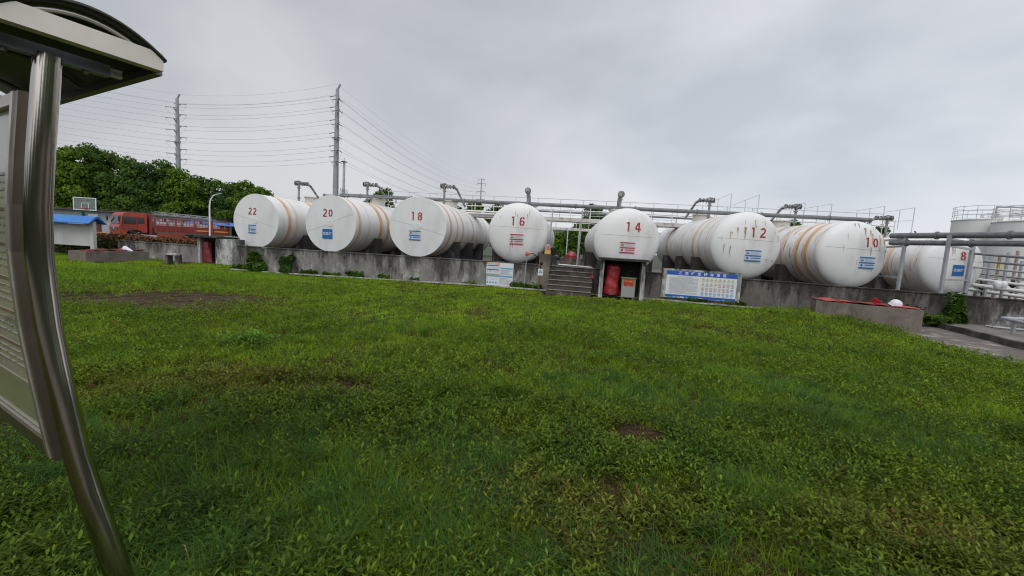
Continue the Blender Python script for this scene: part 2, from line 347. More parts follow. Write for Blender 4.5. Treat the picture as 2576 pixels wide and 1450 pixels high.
# dark gutter strip with a pale kerb line at the foot of the wall
mb = MB(); vs = []
for a in W[:7]: vs += [(a.x, a.y-.42, .045), (a.x, a.y, .05)]
mb.add(vs, [(2*i, 2*i+2, 2*i+3, 2*i+1) for i in range(6)]); tag(mb.build('gutter', 'conc_brown'), kind='structure')
mb = MB()
for i, (a, b) in enumerate(zip(W[:6], W[1:7])):
    a2, b2 = a.lerp(b, .02), a.lerp(b, .985); mb.bar(a2+Vector((0, -.44, .05)), b2+Vector((0, -.44, .05)), .05, .05)
tag(mb.build('gutter_kerb', 'conc_pale'), kind='structure')

# ---------------------------------------------------------------- stairs, pillars
def wface(xa, xb, y):   # local frame for things set against the wall
    return None
a, da = wpt(1.62); b, _ = wpt(3.36)
ang = math.atan2(b.y-a.y, b.x-a.x); sw = (b-a).length; dep = .27
st = thing('concrete_steps', (a+b)/2, 'worn brown concrete steps climbing over the wall between tanks 16 and 14', 'steps', ang)
mb = MB(); ns = 6
prof = [(0, -.1)]; zz = 0
for i in range(ns):
    y0 = -(ns-i)*dep+.3; prof += [(y0, i*.177 if i else -.1), (y0, (i+1)*.177)]
prof = prof[1:]+[(.52, ns*.177), (.52, -.1)]
M['riser'] = concrete('stair_riser', (.1, .082, .07), (.035, .03, .026), (.24, .2, .18), .5, .66)
mb.prism(prof, (-sw/2+.02, 0, 0), (0, 1, 0), (0, 0, 1), (sw-.04, 0, 0)); mb.build('flight', M['riser'], st)
M['tread'] = mat('pale_step_edge', (.26, .23, .2), .9, col2=(.15, .125, .11), scale=6)
for i in range(ns):
    y0 = -(ns-i)*dep+.3; mb = MB(); mb.box((0, y0+.04, (i+1)*.177+.012), (sw-.0, .14, .022)); mb.build('step_edge', 'tread', st)
for sx, hh, xx in ((-1, 1.55, -sw/2-.22), (1, 1.02, sw/2+.22)):
    pass
p, d = wpt(1.3)
mb = MB(); mb.box(p+Vector((.05, .1, .76)), (.46, .38, 1.6), Matrix.Rotation(ang, 3, 'Z')); one(mb, 'gate_pillar', 'conc_brown', p, 'square concrete pillar left of the steps carrying the alarm beacon', 'pillar')
mb = MB(); mb.box(p+Vector((.46, .75, .76)), (.24, .5, 1.45), Matrix.Rotation(ang, 3, 'Z')); one(mb, 'gate_pillar', 'conc_dark', p+Vector((.46, .6, 0)), 'dark low pillar behind the alarm pillar at the step head', 'pillar')
for dx_, dy_, hh, lb in ((.42, .8, 1.42, 'dark concrete block at the right of the step head under tank 14'), (.85, 1.0, 1.4, 'second concrete block from the step head under tank 14')):
    q = b+Vector((dx_, dy_, 0)); mb = MB(); mb.box(q+Vector((0, 0, hh/2)), (.36, .4, hh), Matrix.Rotation(ang, 3, 'Z')); one(mb, 'gate_pillar', 'saddle', q, lb, 'pillar', 'blocks at the step head')

# ---------------------------------------------------------------- storage tanks
PSI = math.radians(7.2); RT = 1.38
def tankmat(name, bands, seed, rusty=0.):
    m = bpy.data.materials.new(name); m.use_nodes = True; t = m.node_tree; b = t.nodes['Principled BSDF']; b.inputs['Roughness'].default_value = .45
    new, ln = t.nodes.new, t.links.new
    tc = new('ShaderNodeTexCoord'); sp = new('ShaderNodeSeparateXYZ'); ln(tc.outputs['Object'], sp.inputs[0])
    def noise(scale, stretch, detail=6, loc=(0, 0, 0)):
        mp = new('ShaderNodeMapping'); mp.inputs['Scale'].default_value = stretch; mp.inputs['Location'].default_value = [v+seed*3.1 for v in loc]
        n = new('ShaderNodeTexNoise'); n.inputs['Scale'].default_value = scale; n.inputs['Detail'].default_value = detail
        ln(tc.outputs['Object'], mp.inputs[0]); ln(mp.outputs[0], n.inputs['Vector']); return n.outputs[0]
    def mth(op, a, c):
        x = new('ShaderNodeMath'); x.operation = op
        for i, q in enumerate((a, c)):
            if isinstance(q, (int, float)): x.inputs[i].default_value = q
            else: ln(q, x.inputs[i])
        return x.outputs[0]
    def mixc(f, a, c2):
        x = new('ShaderNodeMixRGB'); ln(f, x.inputs[0])
        if isinstance(a, tuple): x.inputs[1].default_value = (*a, 1)
        else: ln(a, x.inputs[1])
        x.inputs[2].default_value = (*c2, 1); return x.outputs[0]
    def mr(src, p0, p1, o0=0, o1=1):
        r = new('ShaderNodeMapRange'); r.inputs[1].default_value = p0; r.inputs[2].default_value = p1; r.inputs[3].default_value = o0; r.inputs[4].default_value = o1; ln(src, r.inputs[0]); return r.outputs[0]
    col = mixc(mr(noise(1.1, (1, .6, 1)), .45, .75), (.76, .765, .76), (.66, .65, .62))
    yy = mth('ADD', sp.outputs[1], mth('MULTIPLY', mth('SUBTRACT', noise(1.5, (1, .2, 1)), .5), .10))
    ramp = new('ShaderNodeValToRGB'); ramp.color_ramp.interpolation = 'LINEAR'; el = ramp.color_ramp.elements
    el[0].position = 0; el[0].color = (0, 0, 0, 1); el[1].position = 1; el[1].color = (0, 0, 0, 1)
    for yb, wd, st in bands:
        st = min(1, st*1.2)
        for pos, v in ((yb-wd/2-.04, 0), (yb-wd/2, st), (yb+wd/2-.02, st*.75), (yb+wd/2+.12, 0)):
            q = el.new(min(max(pos/10.5, .0001), .9999)); q.color = (v, v, v, 1)
    ln(mth('DIVIDE', yy, 10.5), ramp.inputs[0])
    f = mth('MULTIPLY', ramp.outputs[0], mr(noise(1.3, (1, .5, 1), 6, (5, 0, 0)), .25, .5, .75, 1))
    col = mixc(f, col, (.6, .3, .075))
    # grime rings along the weld seams and runs down the shell
    wv = noise(5, (.25, 2.2, .25), 4, (0, 4, 2)); col = mixc(mr(wv, .6, .8, 0, .35), col, (.38, .36, .32))
    if rusty:
        s1 = mth('MULTIPLY', mr(noise(3.2, (.35, 3.2, .35), 5, (2, 7, 1)), .56, .65), mr(noise(1.2, (1, 1, 1), 3, (9, 1, 1)), .38, .52)); col = mixc(mth('MULTIPLY', s1, rusty), col, (.36, .15, .05))
        s2 = mth('MULTIPLY', mr(noise(6, (.6, 6, .6), 4, (3, 3, 8)), .61, .66), mr(noise(2.2, (1, 1, 1), 3, (4, 4, 1)), .48, .58)); col = mixc(mth('MULTIPLY', s2, rusty), col, (.11, .06, .035))
    # greyish brown tint that grows towards the lower half
    col = mixc(mr(mth('ADD', mth('MULTIPLY', sp.outputs[2], -1), mth('MULTIPLY', noise(2, (1, .3, 1)), .8)), -.1, 1.9, 0, .35), col, (.4, .36, .31))
    ln(col, b.inputs['Base Color'])
    bp = new('ShaderNodeBump'); bp.inputs['Strength'].default_value = .12; bp.inputs['Distance'].default_value = .03; ln(noise(2.5, (1, .3, 1), 3), bp.inputs['Height']); ln(bp.outputs[0], b.inputs['Normal'])
    return m
WORDN = {22: 'twenty-two', 20: 'twenty', 18: 'eighteen', 16: 'sixteen', 14: 'fourteen', 12: 'twelve', 10: 'ten', 8: 'eight'}
def head_y(r, R, dome):      # y of the head surface at radius r (negative = towards the viewer)
    if dome <= 0: return -.03-.05*(1-r/R)
    return -dome*(1-min(r/R, 1)**2.6)**.5
M['headw'] = mat('tank_head_paint', (.68, .69, .69), .45, col2=(.6, .605, .6), scale=1.7, lo=.42, hi=.7, stretch=(1, 1, .5))
M['headd'] = mat('tank_head_paint_dirty', (.7, .705, .7), .45, col2=(.5, .48, .45), scale=1.5, lo=.5, hi=.8, stretch=(1, 1, .35))
M['rust'] = mat('rust_run', (.34, .16, .07), .9, col2=(.5, .4, .32), scale=7, lo=.35, hi=.7)
M['rustdk'] = mat('dark_rust_run', (.26, .17, .12), .9, col2=(.4, .36, .33), scale=8, lo=.35, hi=.7)
def arc(cx, cy, rx, ry, a0, a1, n=14): return [(cx+rx*math.cos(math.radians(a0+(a1-a0)*i/n)), cy+ry*math.sin(math.radians(a0+(a1-a0)*i/n))) for i in range(n+1)]
def stroke(pts, wd):
    """ribbon polygons along a polyline; returns quads of 2D points"""
    q = []; n = len(pts)
    nn = []
    for i in range(n):
        ax, ay = pts[max(i-1, 0)]; bx, by = pts[min(i+1, n-1)]; l = math.hypot(bx-ax, by-ay) or 1; nn.append((-(by-ay)/l*wd/2, (bx-ax)/l*wd/2))
    for i in range(n-1):
        (x0, y0), (x1, y1) = pts[i], pts[i+1]; (a0, b0), (a1, b1) = nn[i], nn[i+1]
        q.append([(x0-a0, y0-b0), (x1-a1, y1-b1), (x1+a1, y1+b1), (x0+a0, y0+b0)])
    return q
# stencil digits in a box 0.58 wide, 1 high, centred
DG = {
 '0': [arc(0, .0, .2, .41, 98, 262), arc(0, .0, .2, .41, -82, 82)],
 '1': [[(.02, .5), (.02, -.5)], [(-.17, .39), (.02, .41)]],
 '2': [arc(0, .22, .2, .19, 165, -25, 12)+[(.12, -.02), (-.14, -.28), (-.19, -.42)], [(-.27, -.43), (.27, -.43)]],
 '4': [[(.08, .5), (.08, -.5)], [(-.28, -.2), (.28, -.2)], [(.0, .46), (-.25, -.14)]],
 '6': [arc(0, -.18, .2, .24, 100, 262), arc(0, -.18, .2, .24, -82, 80), arc(.02, .1, .22, .32, 185, 98), arc(0, .26, .2, .16, 75, 5, 6)],
 '8': [arc(0, .23, .18, .19, 100, 260), arc(0, .23, .18, .19, -80, 80), arc(0, -.21, .2, .21, 100, 260), arc(0, -.21, .2, .21, -80, 80)]}
def head_map(R, dome, lift):
    def f(u, v):
        r = math.hypot(u, v); return Vector((u, head_y(r, R, dome)-lift, v))
    return f
def decal_quads(mb, quads, f, mi, sub=3):
    mb.mi = mi
    for q in quads:
        mb.add([f(*p) for p in q], [(0, 1, 2, 3)])
def rectq(f, mb, u0, v0, u1, v1, mi, nx=4, ny=4):
    mb.mi = mi; vs = [f(u0+(u1-u0)*i/nx, v0+(v1-v0)*j/ny) for j in range(ny+1) for i in range(nx+1)]
    mb.add(vs, [(j*(nx+1)+i, j*(nx+1)+i+1, (j+1)*(nx+1)+i+1, (j+1)*(nx+1)+i) for j in range(ny) for i in range(nx)])
def plate(t, kind, R, dome, u, v, wd, ht, zc):
    """label plate on a tank head"""
    y0 = min(head_y(math.hypot(u+a*wd/2, v+b*ht/2), R, dome) for a in (-1, 1) for b in (-1, 1) ); y0 = min(y0, head_y(math.hypot(u, v), R, dome))
    f0 = lambda lift: (lambda a, b: Vector((a, y0-.012-lift, zc+b)))
    mb = MB(); mb.mi = 0; mb.box((u, y0-.006, zc+v), (wd, .012, ht))
    X, Z = Vector((1, 0, 0)), Vector((0, 0, 1))
    if kind == 'plaque':
        put_text(mb, '应急罐', (u, y0-.016, zc+v), X, Z, wd*.29, .012, 1); return mb.build('plaque', ['blue', 'signwhite'], t)
    c = 'blue' if kind == 'blue' else 'signred'; f = f0(.003); x0 = u-wd/2; z0 = v-ht/2
    for a, b_ in ((.89, 1.), (.42, .54), (0, .09)): rectq(f, mb, x0, z0+a*ht, x0+wd, z0+b_*ht, 1, 1, 1)
    rectq(f, mb, x0+.36*wd, z0+.24*ht, x0+.97*wd, z0+.32*ht, 1, 1, 1)
    cx, cz, s = x0+.16*wd, z0+.26*ht, .1*wd; mb.mi = 1; mb.add([f(cx-s, cz), f(cx, cz-s), f(cx+s, cz), f(cx, cz+s)], [(0, 1, 2, 3)])
    for k in range(4): rectq(f, mb, x0+.34*wd, z0+(.6+k*.08)*ht, x0+(.9-.08*(k % 2))*wd, z0+(.625+k*.08)*ht, 2, 1, 1)
    for k in range(2): rectq(f, mb, x0+.36*wd, z0+(.13+.23*k)*ht, x0+.9*wd, z0+(.155+.23*k)*ht, 2, 1, 1)
    rectq(f, mb, x0+.05*wd, z0+.77*ht, x0+.26*wd, z0+.83*ht, 3, 1, 1); rectq(f, mb, x0+.07*wd, z0+.62*ht, x0+.26*wd, z0+.71*ht, 3, 1, 1)
    return mb.build('label_plate', ['plateblue' if kind == 'blue' else 'platered', c, 'signgrey', 'darksteel'], t)
def tank(no, X, Y, zc, R, Ln, dome, bands, lab, num=None, plt=None, seed=0, rusty=0., seam=None, vent=1, vy=3.6, streaks=(), headm='headw', psi=PSI, saddles=(1.9, 5.2, 8.3)):
    t = thing('storage_tank', (X, Y, 0), lab, 'tank', -psi, 'horizontal white storage tanks in the front row' if no else 'white storage tanks in the back row')
    mb = MB(); n = 72
    prof = [(R, 0.)]+[(R, y) for y in np.linspace(.3, Ln, 12)]; mb.lathe([(r, y) for r, y in prof], (0, 0, 0), 'Y', n)
    # weld seams: fine raised rings
    for y in np.arange(1.6, Ln-.4, 1.55): mb.lathe([(R, y-.02), (R+.008, y), (R, y+.02)], (0, 0, 0), 'Y', n)
    sh = mb.build('shell', tankmat('tank_shell_paint_%s' % seed, bands, seed, rusty), t); sh.location = (0, 0, zc)
    mb = MB(); pr = [(max(.001, R*k/14), head_y(R*k/14, R, dome)) for k in range(15)]
    if dome > 0: pr = [(max(.001, R*math.sin(k*PI/36)), head_y(R*math.sin(k*PI/36), R, dome)) for k in range(19)]
    else: pr.append((R+.004, -.03)); pr.append((R+.004, .05))
    mb.lathe(pr, (0, 0, 0), 'Y', n)
    f3 = head_map(R, dome, .007); rs = random.Random(no)
    for (u, v, ln_, wd, k) in streaks:      # rust runs below pin holes in the paint
        pts = []; nst = 7; mb.mi = 1+k
        for i in range(nst+1):
            a = i/nst; pts.append((u+rs.uniform(-.1, .1)*wd, v-a*ln_, wd*(1-a)**.7*rs.uniform(.75, 1.1)+.002))
        for (a, b2, c2), (d2, e2, g2) in zip(pts, pts[1:]): mb.add([f3(a-c2/2, b2), f3(d2-g2/2, e2), f3(d2+g2/2, e2), f3(a+c2/2, b2)], [(0, 1, 2, 3)])
    hd = mb.build('head', [headm, 'rust', 'rustdk'] if streaks else headm, t); hd.location = (0, 0, zc)
    mb = MB(); pr = [(max(.001, R*math.sin(k*PI/24)), Ln+(.5 if dome <= 0 else dome)*(1-math.sin(k*PI/24)**2.6)**.5) for k in range(13)]
    mb.lathe(pr, (0, 0, 0), 'Y', 36); q = mb.build('rear_head', 'headw', t); q.location = (0, 0, zc)
    f = head_map(R, dome, .006)
    if seam:      # welded seam line(s) across the head, and the round centre plate of the flat heads
        for (u0, v0, u1, v1) in seam:
            mb = MB()
            for i in range(14):
                a, b2 = i/14, (i+1)/14; p0, p1 = (u0+(u1-u0)*a, v0+(v1-v0)*a), (u0+(u1-u0)*b2, v0+(v1-v0)*b2)
                if math.hypot(*p0) < R and math.hypot(*p1) < R: mb.add([f(p0[0], p0[1]-.006), f(p1[0], p1[1]-.006), f(p1[0], p1[1]+.006)-Vector((0, .006, 0)), f(p0[0], p0[1]+.006)-Vector((0, .006, 0))], [(0, 1, 2, 3)])
            q = mb.build('weld_seam', M['seam'], t); q.location = (0, 0, zc)
        if dome <= 0:
            mb = MB(); y0 = head_y(0, R, 0); mb.lathe([(.001, y0-.012), (.15, y0-.012), (.158, y0+.01)], (0, 0, 0), 'Y', 28, False); q = mb.build('centre_plate', 'headw', t); q.location = (0, 0, zc)
    if num:
        u, v, hh, gap = num; sno = str(no)
        for k, ch in enumerate(sno):
            mb = MB(); cu = u+(k-(len(sno)-1)/2)*gap
            f2 = head_map(R, dome, .01)
            for s in DG[ch]: decal_quads(mb, [[(cu+p[0]*hh, v+p[1]*hh) for p in q] for q in stroke(s, .155)], f2, 0)
            q = mb.build('numeral', 'num', t); q.location = (0, 0, zc)
    if plt: plate(t, plt[0], R, dome, plt[1], plt[2], plt[3], plt[4], zc)
    if vent:
        # man-way dome on the crown and the breather riser with its valve and swing pipe
        zt = zc+R; mb = MB(); mb.lathe([(.4, -.1), (.4, .3)], (0, vy+1.15, zt), 'Z', 24); mb.lathe([(.46, .3), (.46, .35), (.001, .36)], (0, vy+1.15, zt), 'Z', 24, False); mb.build('manway', 'cream', t)
        s = vent; mb = MB(); xo = .0
        mb.tube([(xo, vy, zt-.05), (xo, vy, zt+.86)], .055, 10); mb.lathe([(.1, 0), (.1, .05)], (xo, vy, zt+.72), 'Z', 12); mb.lathe([(.1, 0), (.1, .05)], (xo, vy, zt+.15), 'Z', 12)
        q = mb.build('vent_riser', 'grey', t)
        if vent != 9:
            mb = MB(); mb.tube([(xo-.17*s, vy, zt+1.0), (xo+.14*s, vy, zt+1.0)], .1, 10); mb.tube([(xo, vy, zt+.84), (xo, vy, zt+1.14)], .08, 10)
            for q_ in (-.2, -.12): mb.lathe([(.001, -.015), (.135, -.015), (.135, .015), (.001, .015)], (xo+q_*s, vy, zt+1.0), 'X', 14, False)
            mb.build('breather_valve', 'valve', q)
            mb = MB(); mb.tube([(xo+.14*s, vy, zt+1.0), (xo+.5*s, vy+.1, zt+.97)], .075, 10)
            for q_ in (.16, .3, .46, .52): mb.lathe([(.001, -.012), (.115, -.012), (.115, .012), (.001, .012)], (xo+q_*s, vy+.06, zt+.985), 'X', 12, False)
            mb.tube([(xo+.5*s, vy+.1, zt+.97), (xo+.62*s, vy+.16, zt+.88)], .07, 10); mb.tube([(xo+.62*s, vy+.16, zt+.9), (xo+.98*s, vy+.7, zt+.02)], .058, 10); mb.build('swing_pipe', 'valve', q)
        else:
            mb = MB(); mb.tube([(xo, vy-.22, zt+1.0), (xo, vy+.3, zt+1.0)], .13, 12); mb.tube([(xo, vy, zt+.84), (xo, vy, zt+1.16)], .1, 10); mb.lathe([(.001, -.02), (.17, -.02), (.17, .02)], (xo, vy-.1, zt+1.0), 'Y', 14, False); mb.build('breather_valve', 'valve', q)
            mb = MB(); mb.tube([(xo, vy+.3, zt+1.0), (xo, vy+.75, zt+.85), (xo+.05, vy+1.5, zt)], .08, 10); mb.build('swing_pipe', 'galv', q)
    # saddles
    mt = PM[t.name]
    for k, sy in enumerate(saddles):
        aa = [math.radians(x) for x in np.linspace(205, 335, 15)]; Rr = R+.012
        poly = [(-1.5*R/1.38, -zc)]+[(-1.5*R/1.38, Rr*math.sin(aa[0]))]+[(Rr*math.cos(a), Rr*math.sin(a)) for a in aa]+[(1.5*R/1.38, Rr*math.sin(aa[0])), (1.5*R/1.38, -zc)]
        mb = MB(); mb.prism(poly, (0, sy, zc), (1, 0, 0), (0, 0, 1), (0, .42, 0))
        if no: nm = ('nearest', 'middle', 'rearmost')[k]+' concrete saddle under the tank marked '+WORDN[no]
        else: nm = ('nearest', 'middle', 'rearmost')[k]+' concrete saddle under the back-row tank '+('left' if 'flank' in lab else 'right')+' of the steps'
        s_ = mb.build('tank_saddle', 'saddle'); s_.location = (X, Y, 0); s_.rotation_euler = (0, 0, -psi); tag(s_, nm, 'saddle', 'concrete saddles that carry the tanks')
    return t
M['plateblue'] = mat('pale_blue_label', (.47, .55, .62), .5); M['platered'] = mat('pale_grey_label', (.55, .52, .53), .5)
M['seam'] = mat('weld_seam_paint', (.52, .53, .54), .5)
def pos(px, py, Y): v = U(px, py, Y); return v.x, v.y, v.z
bl, rd = 'blue', 'red'
x, y, z = pos(644.3, 556.2, 21.4)
tank(22, x, y, z, 1.35, 10, 0, [(.35, .05, .12), (.78, .17, 1), (1.3, .12, .35), (3.0, .26, .8), (6.1, .3, .8)], 'white flat-headed tank with red numeral 22, leftmost of the front row', (-.16, .48, .35, .28), (bl, -.17, -.42, .46, .42), 1, seam=[(-1.3, .3, -.1, .05), (.1, -.02, 1.3, -.3)], vy=3.0, psi=math.radians(12.5))
x, y, z = pos(832.4, 562.9, 20.3)
tank(20, x, y, z, 1.35, 10, 0, [(.36, .14, .75), (1.2, .08, .25), (2.4, .3, .85), (3.2, .24, .85), (5.0, .2, .5), (6.6, .2, .6)], 'white flat-headed tank with red numeral 20 and a blue plaque', (-.13, .5, .38, .3), ('plaque', -.13, -.5, .53, .46), 2, seam=[(-1.3, -.45, -.1, -.05), (.1, .08, 1.3, .55)], vy=3.2, psi=math.radians(11))
x, y, z = pos(1050.9, 571, 19.15)
tank(18, x, y, z, 1.35, 10, 0, [(.75, .26, 1), (1.85, .2, .75), (2.85, .22, .85), (3.8, .1, .3), (5.0, .24, .75), (5.9, .14, .4), (8.4, .3, .7)], 'white flat-headed tank with red numeral 18 and orange hoops', (-.05, .47, .38, .33), (bl, -.1, -.4, .54, .43), 3, seam=[(-1.3, .25, -.1, .05), (.1, -.03, 1.3, -.33)], vy=3.6, saddles=(1.6, 4.2, 6.8), psi=math.radians(8.5))
x, y, z = pos(1303, 587, 19.3)
tank(16, x, y, z, 1.37, 9.5, .4, [(.5, .2, .3), (2.5, .2, .35), (4.8, .3, .3)], 'white domed tank with red numeral 16 just left of the steps', (.0, .52, .4, .4), (rd, 0, -.29, .6, .46), 4, seam=[(-1.36, .27, 1.36, .2)], vent=9, vy=3.4,
     streaks=[(-.12, .95, .28, .02, 1), (-.03, .85, .3, .02, 1), (.5, 1.0, .3, .02, 1), (.42, .85, .25, .04, 1), (-.28, -.53, .5, .035, 1), (-.17, -.53, .2, .03, 1), (-.8, .7, .1, .02, 1)], headm='headd', rusty=.3)
x, y, z = pos(1575, 606, 18.0)
tank(14, x, y, z, 1.37, 9.5, .4, [(.6, .2, .3), (3.5, .3, .3)], 'white domed tank with red numeral 14 just right of the steps', (.2, .57, .4, .4), (rd, .02, -.3, .62, .45), 5, seam=[(-1.36, .22, 1.36, .17)], vent=9, vy=3.3, headm='headd', rusty=.2, saddles=(1.6, 4.6, 7.6))
x, y, z = pos(1873.4, 618.3, 17.5)
tank(12, x, y, z, 1.38, 9.6, .42, [(.6, .16, .3), (1.5, .1, .45), (2.3, .2, .65), (4.0, .08, .5), (6.9, .25, .75)], 'white rust-streaked tank with red numeral 12 above the blue board', (.3, .54, .4, .38), (bl, .18, -.4, .62, .45), 6, seam=[(-1.38, .26, 1.38, .2)], vent=-1, vy=4.6, rusty=.8, headm='headd', saddles=(1.5, 4.0, 6.6), psi=math.radians(5.5),
     streaks=[(-.2, .73, .5, .11, 0), (-.48, .7, .35, .04, 1), (-.52, .7, .2, .03, 0), (.18, 1.03, .3, .05, 0), (.22, .82, .1, .04, 1), (-.22, 1.0, .2, .02, 1), (-.75, .52, .3, .03, 0), (-.7, .52, .15, .04, 1), (.57, 1.0, .2, .02, 1),
              (1.0, .62, .2, .03, 1), (1.15, .45, .25, .02, 1), (.92, .38, .2, .02, 1), (1.2, .42, .2, .02, 1), (-.95, 0, .45, .04, 1), (-.72, -.05, .5, .05, 1), (-1.05, .3, .15, .02, 1), (.75, -.5, .12, .05, 1), (1.02, -.52, .12, .06, 1), (.06, -.2, .1, .02, 1), (.5, -.2, .1, .02, 1)])
x, y, z = pos(2140, 641, 17.5)
tank(10, x, y, z, 1.38, 9.6, .42, [(.15, .06, .3), (.8, .24, .8), (1.45, .2, .9), (2.6, .16, .5), (3.8, .22, .6), (5.6, .2, .5)], 'white heavily rusted tank with red numeral 10 above the sand box', (.48, .52, .39, .33), (bl, .37, -.3, .6, .46), 7, seam=[(-1.38, .27, 1.38, .2)], vent=-1, vy=4.2, rusty=1., headm='headd', saddles=(2.3, 5.6, 8.4), psi=math.radians(3.5),
     streaks=[(.22, 1.1, .34, .09, 0), (.44, 1.02, .3, .06, 0), (.52, .88, .45, .06, 0), (.48, .33, .42, .07, 0), (.85, .84, .7, .045, 1), (1.1, .88, .5, .07, 0), (1.14, .25, .3, .06, 0), (1.13, -.05, .5, .02, 1), (-.45, .83, .3, .02, 1), (-.58, .35, .25, .02, 1), (-.02, -.2, .2, .02, 1),
              (.0, 1.28, .2, .05, 1), (-.15, 1.27, .15, .06, 0), (.6, 1.15, .1, .02, 1), (.7, 1.12, .12, .02, 1), (1.2, -.3, .2, .02, 1), (1.25, .5, .15, .02, 1)])
x, y, z = pos(2388, 668, 18.2)
tank(8, x, y, z, 1.28, 9.6, .42, [(1.7, .3, .5), (3.6, .6, .95), (5.5, .3, .5)], 'white rusted tank with red numeral 8, rightmost of the front row', (.12, .42, .37, .3), ('plaque', .0, -.2, .46, .46), 8, seam=[(-1.28, .3, 1.28, .18)], vent=-1, vy=3.6, rusty=.8, headm='headd', saddles=(2.0, 5.2, 8.2), psi=math.radians(3),
     streaks=[(-.3, .8, .4, .06, 0), (-.22, .75, .3, .04, 1), (.6, .6, .5, .03, 1)])
x, y, z = pos(1322, 600, 32.0)
tank(0, x, y, 2.4, 1.38, 9.5, .42, [(3, .2, .3)], 'white tank in the back row past the flank of tank 16', seed=9, vent=0, rusty=.2)
x, y, z = pos(1535, 606, 31.0)
tank(0, x, y, 2.4, 1.38, 9.5, .42, [(3, .2, .3)], 'second-row white tank peeping out behind tank 14', seed=10, vent=0, rusty=.2)

# ---------------------------------------------------------------- pipelines and walkways over the tanks
nrow = Vector((math.cos(PSI), -math.sin(PSI), 0)); ax = Vector((math.sin(PSI), math.cos(PSI), 0))
def row(x, off, z):     # a point of the line parallel to the tank row: off = distance behind the front line at x = 0
    return Vector((0, 19.0+off, z))+nrow*x
mb = MB(); A, B = row(-10.3, 4.2, 4.13), row(17.2, 3.6, 4.1); mb.tube([A, B], .1, 12)
for k in range(9):
    q = A.lerp(B, (k+.4)/9); mb.lathe([(.14, -.02), (.14, .02)], q, 'X', 12)
one(mb, 'pipeline', 'pipe', A, 'thick grey pipe running across the top of the front tanks', 'pipe')
mb = MB(); A, B = row(1.2, 6.6, 4.0), row(15.2, 6.6, 3.98); mb.tube([A, B], .055, 8); one(mb, 'pipeline', 'pipe', A, 'thin grey pipe behind the thick one, over tanks 14 and 12', 'pipe')
mb = MB(); A, B = row(-10.6, 2.7, 3.95), row(-4.5, 2.9, 3.98); mb.tube([A, B], .035, 8)
for k in range(5):
    q = A.lerp(B, k/4.5); mb.tube([q, q+Vector((0, 0, -.28))], .03, 6); mb.lathe([(.07, -.03), (.07, .03)], q, 'X', 8)
one(mb, 'pipeline', 'grey', A, 'thin pipe with small valves on the crown of tank 22', 'pipe')
def walkway(x0, x1, off, zd, wid, label, posts=1.1, hb=1., kind='w', under=0, mesh='wpaint'):
    o = row(x0, off, 0); t = thing('walkway', o, label, 'walkway'); Ln = x1-x0
    mb = MB()
    for k in (0, wid): mb.bar(row(x0, off+k, zd-.1), row(x1, off+k, zd-.1), .06, .2)
    mb.bar(row(x0, off+wid/2, zd+.0), row(x1, off+wid/2, zd+.0), wid, .04); mb.build('deck', M['deck'], t, True)
    for k, (nm, mm) in enumerate((('railing', 'wpaint'), ('railing', 'wgrey'))):
        mb = MB(); w_ = off+k*wid; rr = .024 if k == 0 else .02
        for zz in ((.45, hb*.75) if k == 0 else (.5, 1.15)): mb.tube([row(x0, w_, zd+zz), row(x1, w_, zd+zz)], rr, 6)
        n = int(Ln/(posts if k == 0 else 1.35))
        for i in range(n+1): q = x0+Ln*i/n; mb.tube([row(q, w_, zd), row(q, w_, zd+(hb*.75 if k == 0 else 1.15))], rr, 6)
        mb.build('railing', mm, t, True)
    return t
M['deck'] = mat('walkway_steel', (.5, .49, .46), .6, col2=(.25, .2, .16), scale=4, lo=.5, hi=.72)
t = walkway(-8.2, 20.2, 6.0, 3.62, .75, 'white railed steel walkway crossing the front row of tanks')
for xx in (2.05, 3.75, 10.9, 15.6):
    mb = MB(); mb.tube([row(xx, 6.05, 0), row(xx, 6.05, 3.6)], .035, 8); mb.build('post', 'wgrey', t, True)
for xx, rise in ((10.3, .6), (11.7, .6), (14.0, .28), (15.3, .28), (17.8, .28), (19.2, .28)):      # raised handrails that step over the pipe
    mb = MB(); a, b_ = row(xx, 5.4, 4.72), row(xx+1.25, 5.3, 4.72+rise); mb.tube([a, b_], .016, 6); mb.tube([b_, b_-Vector((0, 0, 1.0+rise))], .018, 6); mb.tube([a.lerp(b_, .5), a.lerp(b_, .5)-Vector((0, 0, 1.0))], .016, 6)
    mb.tube([a-Vector((0, 0, .5)), b_-Vector((0, 0, .5+rise*.5))], .014, 6); mb.build('stair_handrail', 'wgrey', t, True)
t = walkway(-6.5, 13.5, 17.5, 3.62, .8, 'farther white railed walkway over the back row of tanks', 1.6)
for xx in (1.6, 4.5): mb = MB(); mb.tube([row(xx, 17.5, 0), row(xx, 17.5, 3.6)], .045, 8); mb.build('post', 'wgrey', t, True)
# manifold pipes between the rows, right of tank 14 and between 16 and 14
mb = MB()
for dx_, dz_ in ((0, 0), (.05, .14)): mb.tube([row(-4.2, 5.6+dx_*4, 3.6+dz_), row(1.5, 5.8, 3.58+dz_)], .05, 8)
one(mb, 'pipe_bundle', 'wpaint', row(-4.2, 5.6, 3.6), 'pair of white pipes under the walkway between tanks 18 and 16', 'pipes')
mb = MB()
for k in range(4): mb.tube([row(5.9, 6.9+k*.3, 3.35+.05*k), row(9.2, 6.9+k*.3, 3.5+.05*k)], .045, 8)
mb.tube([row(6.2, 6.4, 3.35), row(6.5, 6.4, 3.35), row(6.5, 6.4, 2.6)], .06, 8)
one(mb, 'pipe_bundle', 'galv', row(5.9, 6.9, 3.35), 'grey pipe run dropping down between tanks 14 and 12', 'pipes')
for k, (xx, w_) in enumerate(((2.15, .04), (3.95, .05))):
    pass
